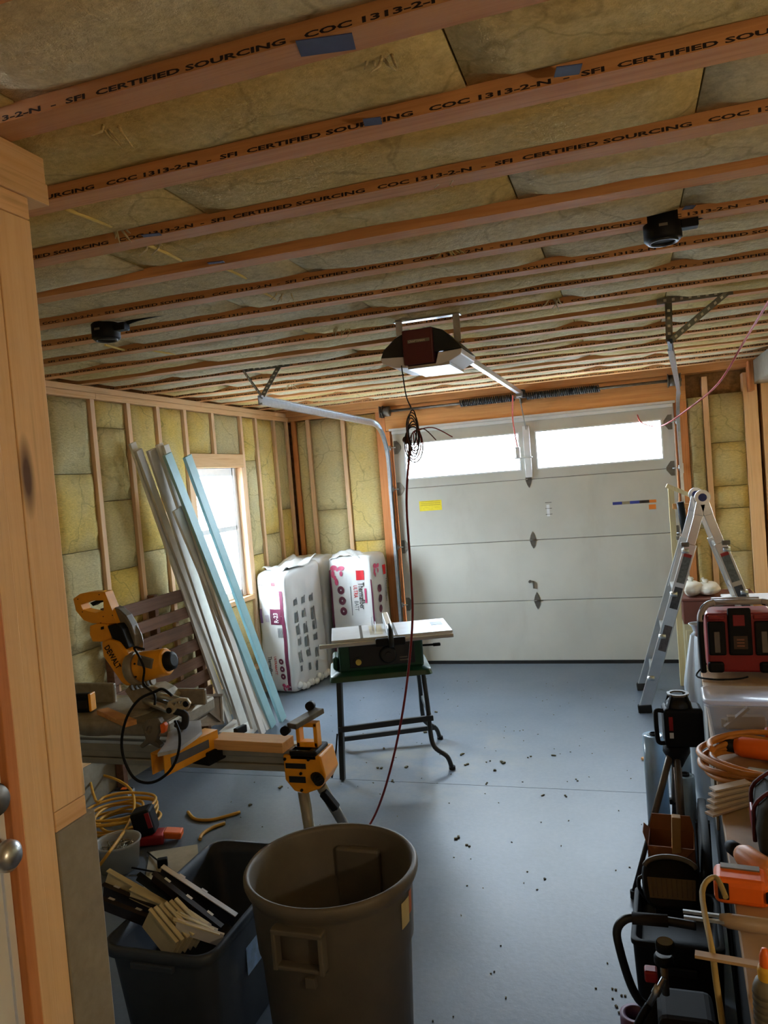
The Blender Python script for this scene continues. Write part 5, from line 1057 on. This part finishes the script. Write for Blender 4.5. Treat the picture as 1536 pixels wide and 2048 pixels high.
# ------------------------------------------------------------------ laser on tripod
ly = 3.2; lz = .555
tr = thing('tripod', 'grey survey tripod with black head beside the bench', 'tripod', (.13, ly, 0))
tm_ = pm('tripod_leg', rgb(112, 100, 86), .45, .4, var=.15)
hc = Vector((.122, ly, lz - .035))
MB().lathe([(0, .03), (.05, .03), (.052, .0), (.035, -.03), (.02, -.06), (0, -.06)], 20, Matrix.Translation(hc)).build('head', MT['black'], tr)
for e in ((-.075, 3.02), (.115, 3.0), (.10, 3.52)):
    top = hc + (Vector((e[0], e[1], 0)) - Vector((hc.x, hc.y, 0))) * .12; f_ = Vector((e[0], e[1], .02)); mid = top + (f_ - top) * .58
    MB().tube([top, mid], .0135, 10).build('upper_leg', tm_, tr); MB().tube([mid, f_], .0095, 10).build('lower_leg', pm('black_leg', rgb(40, 36, 36), .5), tr)
    MB().box(mid, (.04, .03, .022)).build('leg_clamp', MT['black'], tr, .004); MB().cyl(f_ - Vector((0, 0, .018)), f_ + Vector((0, 0, .012)), .013, 10).build('rubber_tip', MT['dark'], tr)
MB().tube([hc + Vector((0, 0, -.05)), hc + Vector((0, 0, -.36))], .016, 12).build('centre_column', pm('bronze_column', rgb(104, 74, 52), .45, .4), tr)
lv = thing('laser_level', 'black rotary laser level with side grip standing on the tripod head', 'laser level', (hc.x + .018, hc.y, lz - .004), R_(4))
MB().bb((-.062, -.05, 0), (.085, .055, .155)).build('case', MT['black'], lv, .014, 3, local=True)
MB().lathe([(.05, .155), (.048, .17), (.03, .19), (0, .195)], 20).build('rotor_dome', MT['blackm'], lv, local=True)
for a_ in range(4): r_ = R_(45 + 90 * a_); MB().bar((.06 * math.cos(r_), .05 * math.sin(r_), .15), (.036 * math.cos(r_), .036 * math.sin(r_), .206), .01, .01).build('cage_bar', MT['black'], lv, local=True)
MB().lathe([(.030, .2), (.042, .2), (.042, .207), (.030, .207)], 20, None, False, True).build('cage_ring', MT['grey'], lv, local=True)
MB().tube(spline([(-.06, -.02, .14), (-.085, -.02, .142), (-.09, -.02, .12), (-.088, -.02, .03), (-.08, -.02, .012), (-.058, -.02, .012)], 4), .009, 8).build('side_grip', MT['black'], lv, local=True)
MB().bb((-.045, -.0525, .07), (-.03, -.0495, .125)).build('red_label', MT['red'], lv, local=True); MB().bb((-.045, -.0525, .04), (-.03, -.0495, .062)).build('white_label', MT['white'], lv, local=True)
# pale blue film rolls standing under the bench edge
flm = pm('pale_blue_film', rgb(176, 204, 226), .18, var=.15, scale=5)
for x, y, h, r, lab in ((.205, 3.50, .52, .045, 'tall pale blue film roll standing behind the tripod beside the bench panel'), (.105, 3.62, .44, .05, 'shorter pale blue film roll standing behind the tripod column'), (.215, 3.36, .36, .038, 'shortest pale blue film roll, dark cap on top, between tripod and bench panel')):
    t = thing('film_roll', lab, 'film roll', (x - .06, y, 0), 0, 'film rolls behind the tripod')
    MB().lathe([(.018, .002), (r, .002), (r, h), (.018, h)], 22, None, True, True).build('rolled_film', flm, t, local=True); MB().lathe([(.015, .001), (.018, .001), (.018, h + .01), (.015, h + .01)], 16, None, True, True).build('core', MT['dark'], t, local=True)
tp_ = thing('black_gap_filler', 'made-up black filler darkening the gap between the cardboard box and the bench panel', 'filler', (.182, 2.85, 0), R_(-3))  # made-up filler, added so the gap beside the bench panel stays black
shell(MB(), [rrect(0, 0, .04, .62, .018, .002), rrect(.002, 0, .046, .64, .02, .12), rrect(0, .01, .04, .62, .018, .27), rrect(.002, .0, .03, .58, .014, .36)]).build('filler_stack', MT['black'], tp_, local=True)
for k in range(2): MB().bb((-.026, -.2 + .4 * k, .003), (.026, -.17 + .4 * k, .30)).build('filler_band', MT['dark'], tp_, local=True)
# cardboard box, stick, work light, crate
kraft = pm('kraft_card', rgb(150, 96, 56), .75, var=.12, scale=8)
bx_ = thing('cardboard_box', 'open brown cardboard box with raised flaps beside the work light', 'box', (.068, 2.72, 0), R_(-4)); bx_.scale = (.74, .74, .98)
MB().bb((-.10, -.09, .002), (-.096, .09, .40)).bb((.096, -.09, .002), (.10, .09, .40)).bb((-.096, -.09, .002), (.096, -.086, .40)).bb((-.096, .086, .002), (.096, .09, .40)).bb((-.096, -.086, .002), (.096, .086, .006)).build('carton', kraft, bx_, local=True)
MB().prism([(-.10, .088, .40), (.10, .088, .40), (.085, .10, .45), (-.085, .10, .45)], (0, .004, 0)).build('flap', kraft, bx_, local=True)
MB().prism([(-.098, -.088, .40), (-.098, .088, .40), (-.118, .05, .43), (-.118, -.05, .43)], (-.003, 0, .001)).build('flap', kraft, bx_, local=True)
MB().prism([(-.10, -.089, .40), (.10, -.089, .40), (.0, -.125, .33), (-.06, -.12, .34)], (0, -.003, 0)).build('flap', kraft, bx_, local=True)
a, c = W(1352, 1632, Y=2.66), W(1343, 1720, Y=2.62); tag(MB().bar(a, Vector((c.x, 2.66, .01)), .028, .03, (0, 1, 0)).build('wood_stake', pm('stake_pine', rgb(196, 152, 92), .65, var=.12), None, .002), 'pine stake standing up out of the open cardboard box', 'stake')
bk = thing('black_crate', 'black plastic crate on the slab below the work light', 'crate', (.06, 2.36, 0), R_(-3)); bk.scale = (1, 1, 1.14)
shell(MB(), [rrect(0, 0, .22, .26, .02, .002), rrect(0, 0, .24, .29, .02, .27), rrect(0, 0, .25, .30, .02, .272), rrect(0, 0, .25, .30, .02, .285), rrect(0, 0, .22, .27, .02, .285), rrect(0, 0, .2, .24, .02, .25)]).build('crate_body', MT['black'], bk, .003, local=True)
for s in (-1, 1): MB().box((0, s * .149, .22), (.10, .012, .02)).build('crate_handle', MT['blackm'], bk, .003, local=True)
MT['lens_rib'] = pm('lens_rib', rgb(78, 62, 42), .3)
wl_ = thing('work_light', 'black work light with a grey top rim and ribbed lens on the black crate', 'work light', (.052, 2.36, .327), R_(0)); wl_.scale = (.86, .86, .9)
Mw = Matrix.Translation((0, .03, .09)) @ Matrix.Rotation(R_(48), 4, 'X')
def tilt(rings): return [[Mw @ p for p in r] for r in rings]
shell(MB(), tilt([rrect(0, 0, .13, .10, .03, -.07), rrect(0, 0, .185, .15, .05, -.03), rrect(0, 0, .195, .16, .055, .02), rrect(0, 0, .18, .145, .05, .03)])).build('housing', MT['black'], wl_, local=True)
MB().tube([Mw @ Vector((.088 * math.sin(a_), .03 + .05 * math.cos(a_ * .9), .03)) for a_ in [R_(-80 + 16 * i_) for i_ in range(11)]], .009, 8).build('top_rim', MT['grey'], wl_, local=True)
MB().prism([Mw @ Vector(p_) for p_ in ((-.075, -.055, .031), (.075, -.055, .031), (.08, .01, .031), (-.08, .01, .031))], (Mw.to_3x3() @ Vector((0, 0, .004)))).build('lens', pm('amber_lens', rgb(96, 78, 52), .3), wl_, .003, local=True)
for k in range(9): MB().bar(Mw @ Vector((-.064 + .016 * k, -.05, .037)), Mw @ Vector((-.068 + .017 * k, .006, .037)), .005, .004).build('lens_rib', MT['lens_rib'], wl_, local=True)
MB().box((0, .03, .012), (.12, .08, .022)).build('foot_plate', MT['black'], wl_, .004, local=True)
MB().tube(spline([(-.07, .03, .02), (-.105, .03, .06), (-.108, .03, .10), (-.095, .03, .11)], 4), .007, 8).build('tilt_bracket', MT['blackm'], wl_, local=True)
for k, (p_, s_, a_, lab) in enumerate((((.0, 2.13, .045), (.10, .16, .085), 8, 'upper tan lumber scrap heaped between compressor and black crate'), ((.09, 2.13, .04), (.07, .15, .075), -14, 'tan lumber scrap against the bench side of the scrap heap'))):
    tag(MB().box((p_[0], p_[1], s_[2] / 2 + .002), s_, Matrix.Rotation(R_(a_), 3, 'Z')).build('lumber_scrap', MT['stud_x'], None, .003), lab, 'lumber')
tag(MB().lathe([(.03, .001), (.045, .001), (.045, .05), (.03, .05)], 26, Matrix.Translation((-.075, 2.30, 0)), True, True).build('tape_ring', pm('mauve_tape', rgb(120, 84, 110), .5)), 'mauve roll of tape on the slab beside the black crate', 'tape')
# ------------------------------------------------------------------ air compressor
cp = thing('air_compressor', 'black portable air compressor with bent tube handle and chrome outlet', 'compressor', (.03, 1.86, 0))
cy = 1.9
MB().tube([(-.055, 1.86, .12), (-.045, 1.86, .12), (-.03, 1.86, .12), (.10, 1.86, .12), (.115, 1.86, .12), (.122, 1.86, .12)], [.05, .09, .105, .105, .09, .05], 26).build('tank', MT['black'], cp)
for x in (-.02, .09): MB().bb((x - .012, 1.79, .002), (x + .012, 1.93, .04)).build('foot', MT['dark'], cp)
MB().bb((-.01, 1.80, .226), (.118, 1.93, .40)).build('pump_shroud', MT['dark'], cp, .02, 3)
for k in range(4): MB().bb((.0, 1.797, .26 + .028 * k), (.10, 1.801, .268 + .028 * k)).build('cooling_vent', MT['blackm'], cp)
H = spline([W(1392, 1852, Y=cy), W(1340, 1843, Y=cy), W(1285, 1836, Y=cy), W(1252, 1838, Y=cy), W(1234, 1860, Y=cy), W(1240, 1900, Y=cy), W(1258, 1960, Y=cy), W(1275, 1995, Y=cy), W(1290, 2010, Y=cy)], 6)
MB().tube(H, .0105, 10).build('tube_handle', MT['blackm'], cp)
MB().tube([W(1264, 1836, Y=cy), W(1336, 1842, Y=cy)], .0145, 12).build('rubber_grip', MT['dark'], cp)
for (px, py), nm in (((1330, 1886), 'regulator_knob'), ((1327, 1912), 'regulator_base')):
    p = W(px, py, Y=1.84); MB().lathe([(0, .004), (.019, .004), (.022, -.002), (.022, -.016), (.014, -.02), (0, -.02)], 22, Matrix.Translation(p)).build(nm, MT['black'], cp); MB().lathe([(0, .0052), (.018, .0048)], 20, Matrix.Translation(p)).build('knob_cap', MT['grey'], cp)
p = W(1328, 1930, Y=1.84); MB().cyl(p, p + Vector((0, 0, -.07)), .009, 12).build('manifold_pipe', MT['galv_d'], cp)
p = W(1302, 1948, Y=1.85); MB().box(p, (.03, .03, .028)).build('red_valve', MT['red'], cp, .005)
a, c = W(1328, 1956, Y=1.82), W(1298, 2010, Y=1.80); MB().tube([a, a + (c - a) * .3, a + (c - a) * .32, a + (c - a) * .6, a + (c - a) * .62, c], [.006, .006, .010, .010, .0075, .0075], 12).build('chrome_outlet', MT['galv'], cp)
MB().tube(spline([c, W(1280, 2040, Y=1.79), W(1262, 2090, Y=1.78), W(1255, 2150, Y=1.78)], 4), .009, 8).build('air_hose', MT['black'], cp)
# ------------------------------------------------------------------ litter on the slab
q = W(1296, 1517, Z=0); sh = thing('wood_shim', 'small slotted pine offcut alone on the slab beyond the tripod', 'lumber', (q.x, q.y, 0), R_(52))
MB().box((0, 0, .008), (.09, .028, .014)).build('pine_strip', MT['stud_x'], sh, .003, local=True); MB().box((0, 0, .0155), (.06, .010, .002)).build('groove', MT['ink'], sh, local=True)
mb = MB()
spots = [(925, 1508), (935, 1530), (922, 1510), (978, 1524), (1005, 1526), (985, 1541), (977, 1567), (1060, 1514), (1110, 1513), (1043, 1461), (1090, 1590), (1130, 1593), (785, 1562), (760, 1535), (815, 1536), (913, 1676), (935, 1690), (1090, 1758), (985, 1946), (1230, 1975), (1250, 1988), (1235, 2020), (770, 1497), (1305, 1480), (640, 1570), (560, 1575), (500, 1610), (1150, 1560), (870, 1425), (850, 1465)]
for px, py in spots:
    p = W(px, py, Z=0); k = random.uniform(.4, 1.1) * (.45 if py > 1700 else 1)
    for j in range(2): mb.box(p + Vector((random.uniform(-.015, .015), random.uniform(-.015, .015), .004 * k)), (.022 * k * random.uniform(.5, 1), .012 * k, .007 * k), Matrix.Rotation(random.uniform(0, 3), 3, 'Z'))
for i in range(160):
    p = Vector((random.uniform(-2.2, .0), random.uniform(2.2, 6.3), .0015)); mb.box(p, (random.uniform(.003, .009), random.uniform(.002, .005), .003), Matrix.Rotation(random.uniform(0, 3), 3, 'Z'))
o = mb.build('floor_litter', pm('wool_and_chip_litter', rgb(96, 88, 60), .9, var=.4, scale=60)); tag(o, 'scattered crumbs of wool and wood chips on the slab', 'litter'); o['kind'] = 'stuff'
